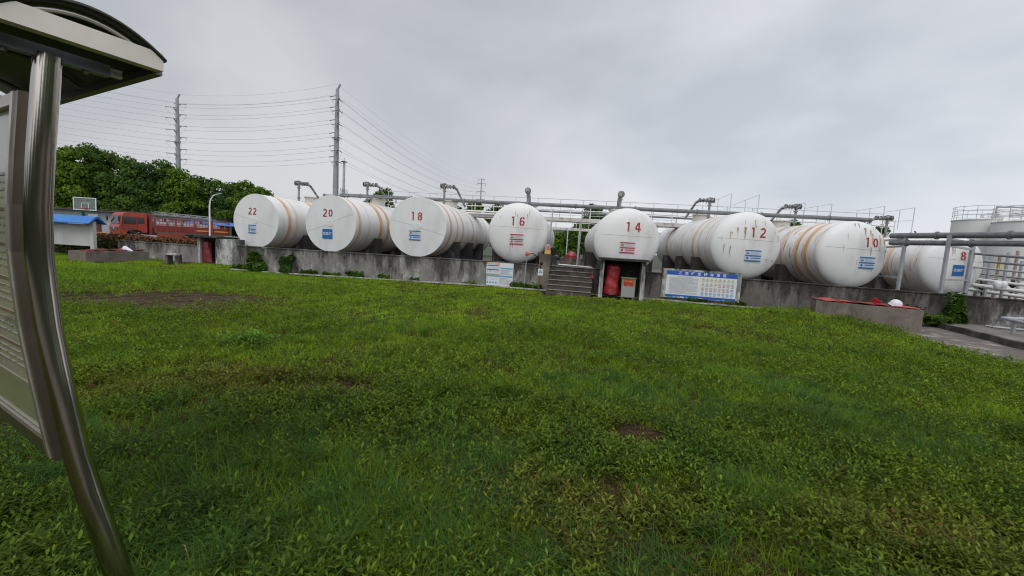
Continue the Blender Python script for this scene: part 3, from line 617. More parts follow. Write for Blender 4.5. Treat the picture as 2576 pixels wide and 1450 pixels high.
mb = MB(); a = row(1.75, .6, .95); b_ = row(3.75, .75, .93); mb.tube([a, b_], .06, 8); mb.tube([a+Vector((.4, .45, .12)), b_+Vector((.0, .45, .1))], .035, 8)
one(mb, 'yard_pipe', 'wpaint', a, 'white pipe lying behind the top of the steps', 'pipe')
a = U(1452, 672, 19.2); mb = MB(); mb.tube([Vector((a.x, a.y, 0)), Vector((a.x+.05, a.y, 3.6))], .026, 8); one(mb, 'support_post', 'galv', (a.x, a.y, 0), 'thin steel post standing right at the head of the steps', 'post')
a = U(1378, 640, 20.5); mb = MB(); mb.tube([Vector((a.x, a.y, 0)), Vector((a.x+.1, a.y, 3.7))], .025, 8); one(mb, 'support_post', 'galv', (a.x, a.y, 0), 'thin steel post against the flank of tank 16', 'post')
# far steps, divider wall and red cover seen through the gap
c = U(1437, 660, 29); mb = MB(); mb.box((c.x, c.y+.6, .6), (9, .2, 1.2)); one(mb, 'divider_wall', 'conc_dark', (c.x, c.y+.6, 0), 'dark cross wall seen far off through the gap between tanks 16 and 14', 'wall')
mb = MB()
for k in range(5): mb.box((c.x, c.y+.45-.25*(4-k), .12+.24*k*.5+.0), (1.5, .25, .24*(k+1)))
one(mb, 'concrete_steps', 'conc_brown', (c.x, c.y, 0), 'small distant steps on the cross wall between tanks 16 and 14', 'steps')
mb = MB(); mb.lathe([(.42, 0), (.4, .2), (.25, .42), (.02, .5)], (c.x+.1, c.y+.9, 1.2), 'Z', 9, False); one(mb, 'covered_hydrant', 'red', (c.x+.1, c.y+.9, 1.2), 'small bright red cover on the distant cross wall', 'cover')
mb = MB(); c2 = U(1395, 662, 21.5); mb.box((c2.x, c2.y, .95), (.5, .3, .5)); mb.box((c2.x+.03, c2.y, .45), (.4, .25, .5)); one(mb, 'valve_box', 'grey', (c2.x, c2.y, .2), 'grey valve box behind the beacon pillar', 'box')

# ---------------------------------------------------------------- fire points
def firepoint(px, Yd, rz, wd, dp, ht, label, left_post=True):
    p = G(px[0], px[1]); t = thing('fire_point_shelter', (p.x, p.y, 0), label, 'shelter', rz)
    mb = MB(); mb.box((0, dp/2, ht+.035), (wd+.34, dp+.28, .08)); mb.build('roof_slab', 'conc_dark', t)
    for s, m_ in ((-1, 'conc_pale'), (1, 'conc_pale')):
        mb = MB(); mb.box((s*(wd/2), dp/2, ht/2-.05), (.15, dp, ht+.09)); mb.build('side_wall', m_, t)
    mb = MB(); mb.box((0, dp-.04, ht/2-.05), (wd-.14, .06, ht+.08)); mb.build('back_wall', 'conc_dark', t)
    return t, p
M['dulltarp'] = mat('dull_red_tarp', (.2, .025, .032), .45, col2=(.13, .014, .018), scale=3, bump=.4)
def covered(nm, mtx, h, r, label, lean=0., seed=0, mt_='red'):
    """tarpaulin drawn over an upright extinguisher trolley: creased, pinched at the top"""
    rs = np.random.default_rng(seed); mb = MB(); n = 36; rows = 22; vs = []
    ph = rs.uniform(0, 6, 6)
    for j in range(rows+1):
        z = h*j/rows; t_ = j/rows; rr = r*(1-.1*t_)*(1 if t_ < .93 else 1-.55*((t_-.93)/.07)**2)*(1.04 if t_ < .12 else 1)
        for i in range(n):
            a = 2*PI*i/n; q = rr*(1+.05*math.sin(3*a+ph[0]+t_*4)+.04*math.sin(7*a+ph[1]-t_*5)+.03*math.sin(19*t_+2*a+ph[2])+.05*math.sin(7*t_+ph[4])+rs.normal()*.02)
            vs.append(Vector((q*math.cos(a)*1.12+lean*t_+.02*math.sin(6*t_+ph[5]), q*math.sin(a)*.85, z+.02*math.sin(3*a+ph[3])*t_)))
    fs = [(j*n+i, j*n+(i+1) % n, (j+1)*n+(i+1) % n, (j+1)*n+i) for j in range(rows) for i in range(n)]; vs.append(Vector((lean, 0, h-.03))); fs += [(rows*n+i, rows*n+(i+1) % n, (rows+1)*n) for i in range(n)]
    mb.add([mtx @ v for v in vs], fs, True)
    return one(mb, nm, mt_, mtx.translation, label, 'cover')
sy = ang
t, p = firepoint((1560, 754), 0, sy, 1.55, 1.15, 1.5, 'open concrete fire point shelter against the wall under tank 14')
mt = PM[t.name]
covered('covered_extinguisher', mt @ Matrix.Translation((-.38, .42, .14)), 1.17, .255, 'bright red cover over a trolley extinguisher beside the olive cabinet', .04, 3)
mb = MB(); mb.tube([mt @ Vector((-.5, .42, .1)), mt @ Vector((-.26, .42, .1))], .1, 12); one(mb, 'trolley_wheels', 'black', mt @ Vector((-.38, .42, 0)), 'black trolley wheels showing under the bright red cover', 'wheels')
cb = thing('extinguisher_cabinet', mt @ Vector((.27, .36, 0)), 'olive fire extinguisher cabinet with a red notice, inside the shelter', 'cabinet', sy)
mb = MB(); mb.box((0, 0, .45), (.52, .36, .74)); mb.build('body', 'cabinet', cb)
mb = MB(); mb.box((0, 0, .84), (.58, .42, .04)); mb.build('lid', 'cabinet', cb)
for sx in (-1, 1): mb = MB(); mb.box((sx*.21, 0, .04), (.06, .3, .08)); mb.build('foot', 'cabinet', cb)
mb = MB(); mb.box((0, -.184, .32), (.49, .008, .44)); mb.build('door', M['cab2'] if 'cab2' in M else mat('grey_cabinet_door', (.3, .31, .28), .5), cb)
mb = MB(); mb.box((0, -.186, .66), (.34, .01, .27)); put_text(mb, '灭火器箱', (0, -.193, .71), (1, 0, 0), (0, 0, 1), .075, .02, 1); put_text(mb, '火警 119', (0, -.193, .57), (1, 0, 0), (0, 0, 1), .045, .0, 1); mb.build('notice', ['signred', 'orange'], cb)
# left fire point
t, p = firepoint((523, 664), 0, -.12, 1.0, .9, 1.3, 'small concrete fire point shelter between the garden wall and tank 22'); mt = PM[t.name]
mb = MB(); q = G(563, 668); mb.box((q.x+.0, q.y+.5, .63), (.9, .8, 1.3), Matrix.Rotation(-.12, 3, 'Z')); one(mb, 'stub_wall', 'conc_pale', (q.x, q.y+.5, 0), 'pale stained concrete block beside the left fire point shelter', 'wall')
covered('covered_extinguisher', mt @ Matrix.Translation((-.22, .3, .02)), 1.1, .24, 'dull red cover over an extinguisher in the left shelter', -.13, 8, 'dulltarp')
mb = MB(); mb.box(mt @ Vector((.3, .5, .3)), (.34, .25, .5), Matrix.Rotation(-.12, 3, 'Z')); mb.mi = 1; mb.box(mt @ Vector((.3, .372, .36)), (.2, .01, .2), Matrix.Rotation(-.12, 3, 'Z')); one(mb, 'extinguisher_cabinet', ['cabinet', 'signred'], mt @ Vector((.3, .5, 0)), 'dark cabinet beside the dull red cover in the left shelter', 'cabinet')

# ---------------------------------------------------------------- boards and small signs
def wallframe(x, out_=.02):
    p, d = wpt(x); return p, d, Vector((d.y, -d.x, 0))     # point, along, outward normal
# blue safety board
p, d, nn = wallframe(7.42); o = p+nn*.06
bd = thing('safety_board', (o.x, o.y, .2), 'large blue and white safety board full of warning icons under tank 12', 'board', math.atan2(d.y, d.x))
mb = MB(); mb.box((0, .05, .52), (2.9, .1, 1.16)); mb.build('backing', 'conc_pale', bd)
mb = MB(); Wb, Hb = 2.58, 1.06; zb = .5
mb.mi = 0; mb.box((0, -.015, zb), (Wb, .02, Hb)); X, Z = Vector((1, 0, 0)), Vector((0, 0, 1)); yF = -.028
def rq(mb, x0, z0, x1, z1, mi, y=yF): mb.mi = mi; mb.add([(x0, y, z0), (x1, y, z0), (x1, y, z1), (x0, y, z1)], [(0, 1, 2, 3)])
rq(mb, -Wb/2, zb+Hb/2-.17, Wb/2, zb+Hb/2, 1); rq(mb, -Wb/2, zb-Hb/2, Wb/2, zb-Hb/2+.11, 1)
rr_ = random.Random(4); xx = -Wb/2
while xx < Wb/2-.1: ww = rr_.uniform(.06, .2); rq(mb, xx, zb-Hb/2+.001, min(xx+ww, Wb/2), zb-Hb/2+rr_.uniform(.01, .05), rr_.choice((2, 0, 2)), yF-.002); xx += ww*1.3
for i, ch in enumerate('乙类罐区储存场所'): put_text(mb, ch, (-.78+i*.23, yF-.003, zb+Hb/2-.088), X, Z, .125, .025, 0)
put_text(mb, '乙类罐区安全管理和注意事项', (-.6, yF-.002, zb+Hb/2-.23), X, Z, .045, .01, 4)
zz = zb+Hb/2-.29; k = 0
while zz > zb-Hb/2+.15:
    x0 = -Wb/2+.1+(.03 if k % 4 else 0); x1 = -.1-(rr_.random()*.5 if k % 4 == 3 else 0); q = x0
    while q < x1: ww = rr_.uniform(.05, .16); rq(mb, q, zz, min(q+ww, x1), zz+.016, 4, yF-.001); q += ww+.012
    zz -= .036; k += 1
def icon(mb, kind, x, z, s):
    if kind == 'tri':
        mb.mi = 4; mb.add([(x-s*1.12, yF-.001, z-s*.85), (x+s*1.12, yF-.001, z-s*.85), (x, yF-.001, z+s*1.1)], [(0, 1, 2)])
        mb.mi = 3; mb.add([(x-s*.9, yF-.003, z-s*.72), (x+s*.9, yF-.003, z-s*.72), (x, yF-.003, z+s*.85)], [(0, 1, 2)]); rq(mb, x-s*.12, z-s*.45, x+s*.12, z+s*.25, 4, yF-.005); rq(mb, x-s*.3, z-s*.55, x+s*.3, z-s*.42, 4, yF-.005)
    else:
        n = 16; mb.mi = 5 if kind == 'no' else 2; mb.add([(x+s*math.cos(2*PI*i/n), yF-.001, z+s*math.sin(2*PI*i/n)) for i in range(n)], [tuple(range(n))])
        if kind == 'no':
            mb.mi = 0; mb.add([(x+s*.8*math.cos(2*PI*i/n), yF-.003, z+s*.8*math.sin(2*PI*i/n)) for i in range(n)], [tuple(range(n))])
            rq(mb, x-s*.15, z-s*.5, x+s*.15, z+s*.5, 4, yF-.004); mb.mi = 5; mb.add([(x-s*.6, yF-.006, z+s*.5), (x-s*.5, yF-.006, z+s*.6), (x+s*.6, yF-.006, z-s*.5), (x+s*.5, yF-.006, z-s*.6)], [(0, 1, 2, 3)])
        else: mb.mi = 0; mb.add([(x+s*.35*math.cos(2*PI*i/8+.3), yF-.003, z+s*.1+s*.4*math.sin(2*PI*i/8+.3)*(1 if x*37 % 2 > 1 else .6)) for i in range(8)], [tuple(range(8))]); rq(mb, x-s*.4, z-s*.5, x+s*.4, z-s*.3, 0, yF-.003)
    rq(mb, x-s*1., z-s*1.75, x+s*1., z-s*1.4, 5 if kind == 'no' else 4, yF-.001)
rows_ = (['tri']*8, ['tri']*4+['no']*4, ['no']*7+['must'], ['must']*8)
for j, rw in enumerate(rows_):
    for i, kd in enumerate(rw): icon(mb, kd, .08+i*.152, zb+.27-j*.19, .052)
mb.build('printed_panel', ['signwhite', M['boardblue'] if 'boardblue' in M else mat('board_blue', (.02, .09, .4), .45), 'lblue', 'yellow', 'signgrey', 'signred', 'orange'], bd)
# white info board
p, d, nn = wallframe(-.58); o = p+nn*.05
bd = thing('info_board', (o.x, o.y, .05), 'white notice board with an orange corner panel below tank 16', 'board', math.atan2(d.y, d.x))
mb = MB(); mb.box((0, 0, .5), (1.24, .03, 1.0)); mb.build('panel', 'signwhite', bd); yF = -.019; mb = MB(); 
mb.mi = 0; mb.box((-.29, -.022, .73), (.6, .008, .52)); yF = -.03
rq(mb, -.59, .91, .01, .99, 1); rq(mb, -.59, .47, .01, .51, 1); rq(mb, -.57, .84, -.01, .88, 2); rq(mb, -.57, .66, -.01, .7, 2)
put_text(mb, '职业病危害告知', (-.29, yF-.003, .95), X, Z, .06, .01, 0)
for k in range(3):
    rq(mb, -.26, .55+k*.035, -.02, .562+k*.035, 3); rq(mb, -.55, .73+k*.03, -.02, .74+k*.03, 3)
for k in range(8): s_ = .02; xq, zq = -.54+.065*(k % 4), .56+.06*(k//4); rq(mb, xq, zq, xq+.035, zq+.04, 3)
mb.build('hazard_panel', ['signwhite', 'orange', 'blue2', 'signgrey'], bd)
mb = MB(); yF = -.02
rq(mb, -.6, .39, .6, .45, 2); rq(mb, .03, .74, .6, .79, 2)
for k in range(5): rq(mb, .05, .5+k*.045, .58-.08*(k % 3), .512+k*.045, 3)
for k in range(6): rq(mb, .0, .08+k*.048, .57-.06*(k % 3), .093+k*.048, 3)
for k in range(4):
    xq = -.52+.13*k; mb.mi = 3; mb.add([(xq-.045, yF, .24), (xq+.045, yF, .24), (xq, yF, .33)], [(0, 1, 2)]); mb.mi = 0; mb.add([(xq-.028, yF-.003, .25), (xq+.028, yF-.003, .25), (xq, yF-.003, .305)], [(0, 1, 2)])
    mb.mi = 2; mb.add([(xq+.045*math.cos(2*PI*i/14), yF, .12+.045*math.sin(2*PI*i/14)) for i in range(14)], [tuple(range(14))])
mb.build('print', ['signwhite', 'orange', 'lblue', 'signgrey'], bd)
# gas detector, hose, beacon, static post
p = wpt(.52)[0]+Vector((0, -.2, 0))
t = thing('gas_detector', p, 'orange gas detector head on a thin pole with a black hose to the beacon pillar', 'detector')
top = U(1326, 641, p.y); mb = MB(); mb.tube([p-Vector((0, 0, .1)), Vector((p.x+.01, p.y+.05, .9)), top-Vector((0, 0, .06))], [.026, .024, .016], 8); mb.build('pole', 'galv', t, True)
mb = MB(); mb.tube([top+Vector((-.08, 0, .04)), top+Vector((.08, 0, .04))], .075, 12); mb.tube([top+Vector((0, -.06, .04)), top+Vector((0, .06, .04))], .06, 10); mb.tube([top+Vector((0, 0, -.06)), top+Vector((0, 0, .12))], .05, 10); mb.build('sensor_head', M['detorange'] if 'detorange' in M else mat('detector_orange', (.55, .12, .04), .5), t, True)
bc = wpt(1.3)[0]+Vector((.12, .06, 1.56))
mb = MB(); hs = [top+Vector((.08, 0, .03)), top+Vector((.25, .02, .06)), top+Vector((.45, .05, -.08)), top+Vector((.6, .1, -.16)), bc+Vector((-.4, 0, .03)), bc+Vector((-.16, 0, .06))]; mb.tube(hs, .02, 8); mb.build('hose', 'black', t, True)
t = thing('alarm_beacon', bc, 'red and white alarm beacon on a yellow base atop the pillar', 'beacon')
mb = MB(); mb.box((0, 0, .08), (.24, .18, .16)); mb.build('base', M['byellow'] if 'byellow' in M else mat('beacon_yellow', (.6, .38, .08), .5), t)
mb = MB(); mb.lathe([(.085, .17), (.085, .3), (.05, .36), (.001, .375)], (0, 0, 0), 'Z', 14); mb.build('lens', M['blens'] if 'blens' in M else mat('beacon_lens', (.5, .05, .05), .25), t)
mb = MB()
for k in range(6): a = 2*PI*k/6; mb.tube([(.1*math.cos(a), .1*math.sin(a), .16), (.1*math.cos(a), .1*math.sin(a), .33), (.03*math.cos(a), .03*math.sin(a), .41)], .009, 5)
mb.build('cage', 'signwhite', t)
p = G(1354, 735); p.z = ZH(p.x, p.y)
t = thing('static_post', p, 'green post with a triangle warning plate and a round head left of the steps', 'post')
mb = MB(); mb.tube([(0, 0, -.1), (.02, 0, .95)], .022, 8); mb.build('pole', M['postgreen'] if 'postgreen' in M else mat('post_green', (.07, .13, .04), .6), t)
mb = MB(); mb.box((.03, -.03, .83), (.2, .012, .27)); yF = -.038; rq(mb, -.055, .71, .115, .76, 1); mb.mi = 1; mb.add([(-.05, yF, .79), (.11, yF, .79), (.03, yF, .94)], [(0, 1, 2)]); mb.mi = 0; mb.add([(-.02, yF-.003, .808), (.08, yF-.003, .808), (.03, yF-.003, .905)], [(0, 1, 2)]); rq(mb, .02, .82, .04, .86, 1, yF-.005)
mb.build('warning_plate', ['signwhite', 'black'], t)
mb = MB(); mb.tube([(.03, 0, .96), (.04, 0, 1.1)], [.035, .02], 8); mb.lathe([(.001, -.085), (.06, -.06), (.085, 0), (.06, .06), (.001, .085)], (.05, 0, 1.19), 'Z', 14); mb.build('touch_ball', 'black', t)
p = G(1480, 745); mb = MB(); mb.box((p.x+.12, p.y+.2, .78), (.13, .04, .08)); mb.tube([(p.x+.12, p.y+.24, -.05), (p.x+.12, p.y+.24, .74)], .018, 6); one(mb, 'small_sign', 'signred', (p.x+.12, p.y+.24, 0), 'tiny red tag on a short post right of the steps', 'sign')

# ---------------------------------------------------------------- brick sand box at the right, red lids, helmet
B1 = G(2316, 838); B1.z = 0; B0 = Vector((9.75, 13.3, 0)); dB = (B1-B0).normalized(); nB = Vector((-dB.y, dB.x, 0)); LB = (B1-B0).length; an = math.atan2(dB.y, dB.x)
t = thing('sand_box', B0, 'long low brown rendered box with red lids at the right of the lawn', 'box', an)
hb_ = .66; dpB = .95
mb = MB()
for (c, s_) in (((LB/2, .06, hb_/2-.1), (LB, .12, hb_+.2)), ((LB/2, dpB-.06, hb_/2-.1), (LB, .12, hb_+.2)), ((.06, dpB/2, hb_/2-.1), (.12, dpB-.24, hb_+.2)), ((LB-.06, dpB/2, hb_/2-.1), (.12, dpB-.24, hb_+.2))): mb.box(c, s_)
mb.build('wall', 'conc_brown', t)
mb = MB(); mb.box((LB/2, dpB/2, hb_-.1), (LB-.25, dpB-.25, .05)); mb.build('sand', M['mud'], t)
rs = random.Random(5)
for k in range(11):
    x = .12+k*(LB-.3)/10.2; mb = MB(); q = Matrix.Rotation(rs.uniform(-.18, .18), 3, 'Z') @ Matrix.Rotation(rs.uniform(-.04, .04), 3, 'X') @ Matrix.Rotation(rs.uniform(-.1, .1), 3, 'Y')
    mb.box((x, dpB/2+rs.uniform(-.05, .05), hb_+.03+.015*(k % 2)), (.3, dpB*.85, .014), q); o = mb.build('lid_tile', 'redpaint', t)
    o.data.materials[0] = M['redpaint'] if k % 4 else M['darkred'] if 'darkred' in M else M.setdefault('darkred', mat('dark_red_tile', (.13, .02, .015), .7, col2=(.05, .02, .02), scale=5))
mb = MB(); mb.box((LB*.63, .62, hb_+.12), (.24, .02, .14), Matrix.Rotation(.5, 3, 'Y') @ Matrix.Rotation(.6, 3, 'X')); mb.build('lid_tile', 'redpaint', t)
mt = PM[t.name]; hp = mt @ Vector((LB*.79, .42, hb_+.06))
hm = thing('safety_helmet', hp, 'white safety helmet lying on the red lids of the box', 'helmet', .5)
mb = MB(); mb.lathe([(.001, .165), (.05, .16), (.1, .135), (.135, .09), (.15, .03), (.152, 0)], (0, 0, 0), 'Z', 24); mb.build('shell', M['signwhite'], hm)
mb = MB(); mb.lathe([(.152, 0), (.185, -.012), (.185, -.02), (.15, -.012)], (0, -.012, 0), 'Z', 24); mb.build('brim', M['signwhite'], hm)
mb = MB(); mb.lathe([(.145, .02), (.12, -.03), (.001, -.03)], (.02, -.05, 0), 'Z', 20); mb.build('lining', M['darkred'], hm)
hm.rotation_euler = (.35, 0, .5); hm.scale = (1.05, 1.05, 1.05)

# ---------------------------------------------------------------- left sand box, stool
Bq = G(216, 660); Bq2 = G(377, 657)
t = thing('sand_box', (Bq.x, Bq.y, 0), 'low brown brick bin heaped with broken red tiles at the far left', 'box', math.atan2(Bq2.y+.3-Bq.y, Bq2.x-Bq.x)); Lq = (Bq2-Bq).length
mb = MB()
for (c, s_) in (((Lq/2, .06, .12), (Lq, .12, .68)), ((.06, .5, .12), (.12, .76, .68)), ((Lq-.06, .5, .1), (.12, .76, .64)), ((Lq/2, .94, .12), (Lq, .12, .68))): mb.box(c, s_)
mb.build('wall', 'conc_brown', t); mb = MB(); mb.box((Lq/2, .5, .3), (Lq-.25, .75, .1)); mb.build('fill', 'conc_dark', t)
for k in range(12):
    mb = MB(); mb.box((.25+k*(Lq-.4)/11, .2+rs.random()*.5, .48+rs.random()*.04), (.34, .4, .03), Matrix.Rotation(rs.uniform(0, 3), 3, 'Z') @ Matrix.Rotation(rs.uniform(-.15, .15), 3, 'X')); mb.build('broken_tile', 'darkred' if k % 3 else 'redpaint', t)
mt = PM[t.name]; q = mt @ Vector((Lq*.72, .35, .47)); mb = MB(); mb.tube([q+Vector((-.1, 0, .1)), q+Vector((.28, .0, .0))], [.14, .03], 12); one(mb, 'plastic_cone', 'signwhite', q, 'white cone shaped object lying on the broken tiles', 'cone')
p = G(433, 664); t = thing('concrete_stool', (p.x, p.y, 0), 'small weathered concrete stool frame in front of the garden wall', 'stool')
mb = MB(); mb.box((0, .1, .44), (.56, .4, .06)); mb.build('top', 'conc_pale', t)
for sx in (-1, 1): mb = MB(); mb.box((sx*.22, .1, .18), (.1, .32, .46)); mb.build('leg', 'conc_dark', t)

# ---------------------------------------------------------------- notice board with blue roof
q = U(240, 600, 20.6); xl = U(92, 600, 20.6).x
t = thing('notice_board', (q.x-.12, 20.6, 0), 'blank white notice board under a blue sheet roof at the left', 'board')
wd = q.x-xl; mb = MB(); mb.box((-wd/2, 0, 1.06), (wd-.1, .06, 1.05)); mb.build('panel', 'boardwhite', t)
for xx in (0, -wd): mb = MB(); mb.box((xx+.02, 0, .85), (.17, .17, 1.8)); mb.build('post', 'boardwhite', t)
mb = MB(); mb.prism([(-.45, 1.66), (-.06, 2.0), (.06, 2.0), (.45, 1.66), (.45, 1.62), (0, 1.92), (-.45, 1.62)], (-wd-.35, 0, 0), (0, 1, 0), (0, 0, 1), (wd+.62, 0, 0)); mb.build('roof', 'blueroof', t)

# ---------------------------------------------------------------- kiosk sign in the foreground
KS = .925; P0 = Vector((-2.2*KS, 2.0*KS, 0)); u_ = Vector((-.88, .47, 0)).normalized(); v_ = Vector((-u_.y, u_.x, 0)); v_ = -v_ if v_.y > 0 else v_
cpx = [(121, 138), (118, 162), (111, 270), (102, 391), (96, 521), (99, 640), (108, 717), (122, 820), (142, 919), (167, 1030), (195, 1147), (225, 1240), (255, 1323), (290, 1420)]
PP = [U(a, b, 2.0*KS) for a, b in cpx]; dl = PP[-1]-PP[-2]; PP.append(PP[-1]+dl*((PP[-1].z+.08)/-dl.z))
PP = PP[::-1]
kk = thing('sign_kiosk', (PP[0].x, PP[0].y, 0), 'tall stainless steel sign stand with arched green canopy, close on the left', 'sign')
mb = MB(); mb.tube(PP, [(.055-.006*min(1, i/6))*KS for i in range(len(PP))], 28); pp_ = mb.build('post', 'steel', kk, True)
mb = MB(); mb.tube([q-v_*.005+u_*.04 for q in PP[3:]], .03, 16); mb.build('half_round_trim', 'steel2', kk, True)
def pz(z):
    for a, b in zip(PP, PP[1:]):
        if a.z <= z <= b.z: return a.lerp(b, (z-a.z)/(b.z-a.z))
    return PP[-1] if z > PP[-1].z else PP[0]
def panel(o0, o1, d0, d1, z0, z1, nm, m_, nz=24, mb=None, mi=0):
    """curved slab that follows the post: from offset o0 to o1 along the sign, d0 to d1 across it"""
    bld = mb is None; mb = mb or MB(); mb.mi = mi; vs = []
    for i in range(nz+1):
        z = z0+(z1-z0)*i/nz; q = pz(z); vs += [q+u_*o0+v_*d0, q+u_*o1+v_*d0, q+u_*o1+v_*d1, q+u_*o0+v_*d1]
    fs = [(4*i+k, 4*i+(k+1) % 4, 4*i+4+(k+1) % 4, 4*i+4+k) for i in range(nz) for k in range(4)]+[(3, 2, 1, 0), (4*nz, 4*nz+1, 4*nz+2, 4*nz+3)]
    mb.add(vs, fs)
    return mb.build(nm, m_, kk, True) if bld else None
zt_, zb_ = U(60, 232, 2.03*KS).z, U(150, 1140, 2.08*KS).z
panel(.10, .15, -.055, .055, zb_, zt_, 'frame_bar', 'darkbar' if 'darkbar' in M else M.setdefault('darkbar', mat('bronze_steel', (.2, .17, .14), .32, .9)))
panel(.15, .185, -.04, .06, zb_, zt_, 'frame_bar', 'steel2')
panel(1.42, 1.5, -.055, .055, zb_, zt_, 'frame_bar', 'steel2')
panel(.185, 1.42, -.05, .055, zb_, zb_+.075, 'bottom_rail', 'darkbar', 3); panel(.185, 1.42, -.04, .05, zb_+.076, zb_+.09, 'bottom_trim', 'steel2', 2); panel(.185, 1.42, -.05, .055, zt_-.05, zt_, 'top_rail', 'steel2', 3)
M['paper'] = mat('poster_paper', (.33, .31, .25), .2, col2=(.27, .27, .21), scale=2, coat=.6)
M['paperred'] = mat('poster_red_print', (.16, .08, .06), .3, coat=.6); M['papergrn'] = mat('poster_green_print', (.2, .21, .13), .3, coat=.6)
mb = MB(); panel(.186, 1.419, -.03, .03, zb_+.091, zt_-.051, 0, 0, 24, mb, 0)
def onpanel(mb, o0, o1, z0, z1, mi): panel(o0, o1, .0305, .034, z0, z1, 0, 0, 3, mb, mi)
rs = random.Random(9); z = zt_-.35
onpanel(mb, .19, 1.41, zb_+.095, zb_+.32, 2)
while z > zb_+.42:
    onpanel(mb, .24, 1.3, z, z+.014, 1)
    for k in range(3):
        zz = z-.035-.035*k; q = .26
        while q < 1.2: ww = rs.uniform(.04, .2); onpanel(mb, q, q+ww, zz, zz+.009, 3); q += ww+.03
    z -= .165
for k in range(5): put_text(mb, str([0, 9, 0, 0, 6][k]), pz(zb_+.62)+u_*(.3+.045*k)+v_*.037, -u_*-1, (0, 0, 1), .06, .02, 3)
mb.build('poster', ['paper', 'paperred', 'papergrn', mat('poster_grey_print', (.2, .2, .16), .3, coat=.6)], kk, True)
# canopy: gable beam, cross bar, arched sheet and rims
zb2 = 1.8+.8*KS; Q = P0-u_*.25*KS; c1 = Q-v_*.335*KS; c2 = Q+v_*.55*KS; hw = .275*KS; mid = Q-v_*.07*KS; LR = 1.95
def arch(s): return .105*(1-(s/hw)**2)
mb = MB(); mb.bar(c1+Vector((0, 0, zb2)), c2+Vector((0, 0, zb2)), .05, .078); mb.build('gable_beam', M['beam'] if 'beam' in M else mat('pale_brushed_steel', (.74, .69, .61), .42, .3, col2=(.6, .55, .47), scale=4, lo=.4, hi=.75), kk, True)
mb = MB(); mb.bar(c1+u_*LR+Vector((0, 0, zb2)), c2+u_*LR+Vector((0, 0, zb2)), .05, .078); mb.build('gable_beam', 'steel2', kk, True)
for c_ in (c1, mid+v_*hw): mb = MB(); mb.bar(c_+u_*.03+Vector((0, 0, zb2-.03)), c_+u_*LR+Vector((0, 0, zb2-.03)), .035, .03); mb.build('eaves_rail', 'darksteel', kk, True)
cb0 = P0+Vector((0, 0, PP[-1].z+.005)); mb = MB(); mb.bar(cb0-v_*.2, cb0+v_*.2, .045, .05); mb.build('cross_bar', M['greybar'] if 'greybar' in M else mat('grey_steel_bar', (.22, .24, .27), .4, .7), kk, True)
for sg in (-1, 1): mb = MB(); mb.tube([cb0+v_*.12*sg-Vector((0, 0, .02)), cb0+v_*.12*sg-Vector((0, 0, .04))], .011, 8); mb.build('bolt', 'darksteel', kk, True)
for sg in (-1, 1): mb = MB(); mb.bar(cb0+v_*.2*sg, cb0+v_*.245*sg, .03, .035); mb.build('bracket', 'steel2', kk, True)
for o_ in (0, .9, 1.6):
    mb = MB(); mb.tube([mid+u_*(.02+o_)+v_*s+Vector((0, 0, zb2-.02+arch(s))) for s in np.linspace(-hw, hw, 17)], .012, 8); mb.build('hoop', 'steel2' if o_ == 0 else 'darksteel', kk, True)
mb = MB(); mb.tube([mid-u_*.02+v_*s+Vector((0, 0, zb2+.01+arch(s))) for s in np.linspace(-hw, hw, 17)], .011, 8); mb.build('edge_strip', 'black', kk, True)
mb = MB(); ss = np.linspace(-hw, hw, 21); vs = []
for s in ss:
    for o_ in (-.035, LR): a = mid+u_*o_+v_*s+Vector((0, 0, zb2+.004+arch(s))); vs += [a, a+Vector((0, 0, .008))]
fs = []
for i in range(20): j = 4*i; fs += [(j, j+4, j+6, j+2), (j+1, j+3, j+7, j+5), (j, j+1, j+5, j+4), (j+2, j+6, j+7, j+3)]
mb.add(vs, fs, True); mb.build('canopy_sheet', M['canopy'] if 'canopy' in M else mat('dark_green_sheet', (.022, .03, .008), .4), kk, True)

# ---------------------------------------------------------------- pipe rack and pipes at the right
def seg(name, pts, r, m_, lab, cat='pipe', n=12, group=None):
    mb = MB(); mb.tube(pts, r, n); return one(mb, name, m_, pts[0], lab, cat, group)
ra, rb = U(2242, 593, 16.6), U(2640, 592, 12.6); ra.z = rb.z = (ra.z+rb.z)/2
for dz_, r_, lb in ((0, .105, 'upper thick grey pipe on the rack in front of tank 8'), (-.27, .095, 'lower thick grey pipe on the rack in front of tank 8')):
    mb = MB(); a, b = ra+Vector((0, 0, dz_)), rb+Vector((0, 0, dz_)); mb.tube([a, b+(b-a)*.3], r_, 14)
    for k in (.35, .8): q = a.lerp(b, k+dz_*.8); mb.tube([q-(b-a).normalized()*.03, q+(b-a).normalized()*.03], r_+.04, 14)
    one(mb, 'rack_pipe', 'pipe', a, lb, 'pipe', 'thick pipes on the rack')
rk = thing('pipe_rack', (ra.x, ra.y, 0), 'grey steel pipe rack standing between tanks 10 and 8 and over the right wall', 'rack')
for (tx, bx, by) in (((2278), 2270, 705), ((2388), 2384, 735), ((2450), 2430, 745)):
    Yk = 16.1 if tx < 2300 else 14.75 if tx < 2400 else 16.3
    a = U(tx, 600, Yk); z0 = .9; zt2 = ra.z+.0 if tx != 2450 else ra.z-.1
    mb = MB(); mb.box((a.x, a.y, zt2/2), (.09, .09, zt2)); mb.build('post', 'galv', rk, True)
a1, a2, a3 = [U(q, 600, Yk) for q, Yk in ((2278, 16.1), (2388, 14.75), (2450, 16.3))]
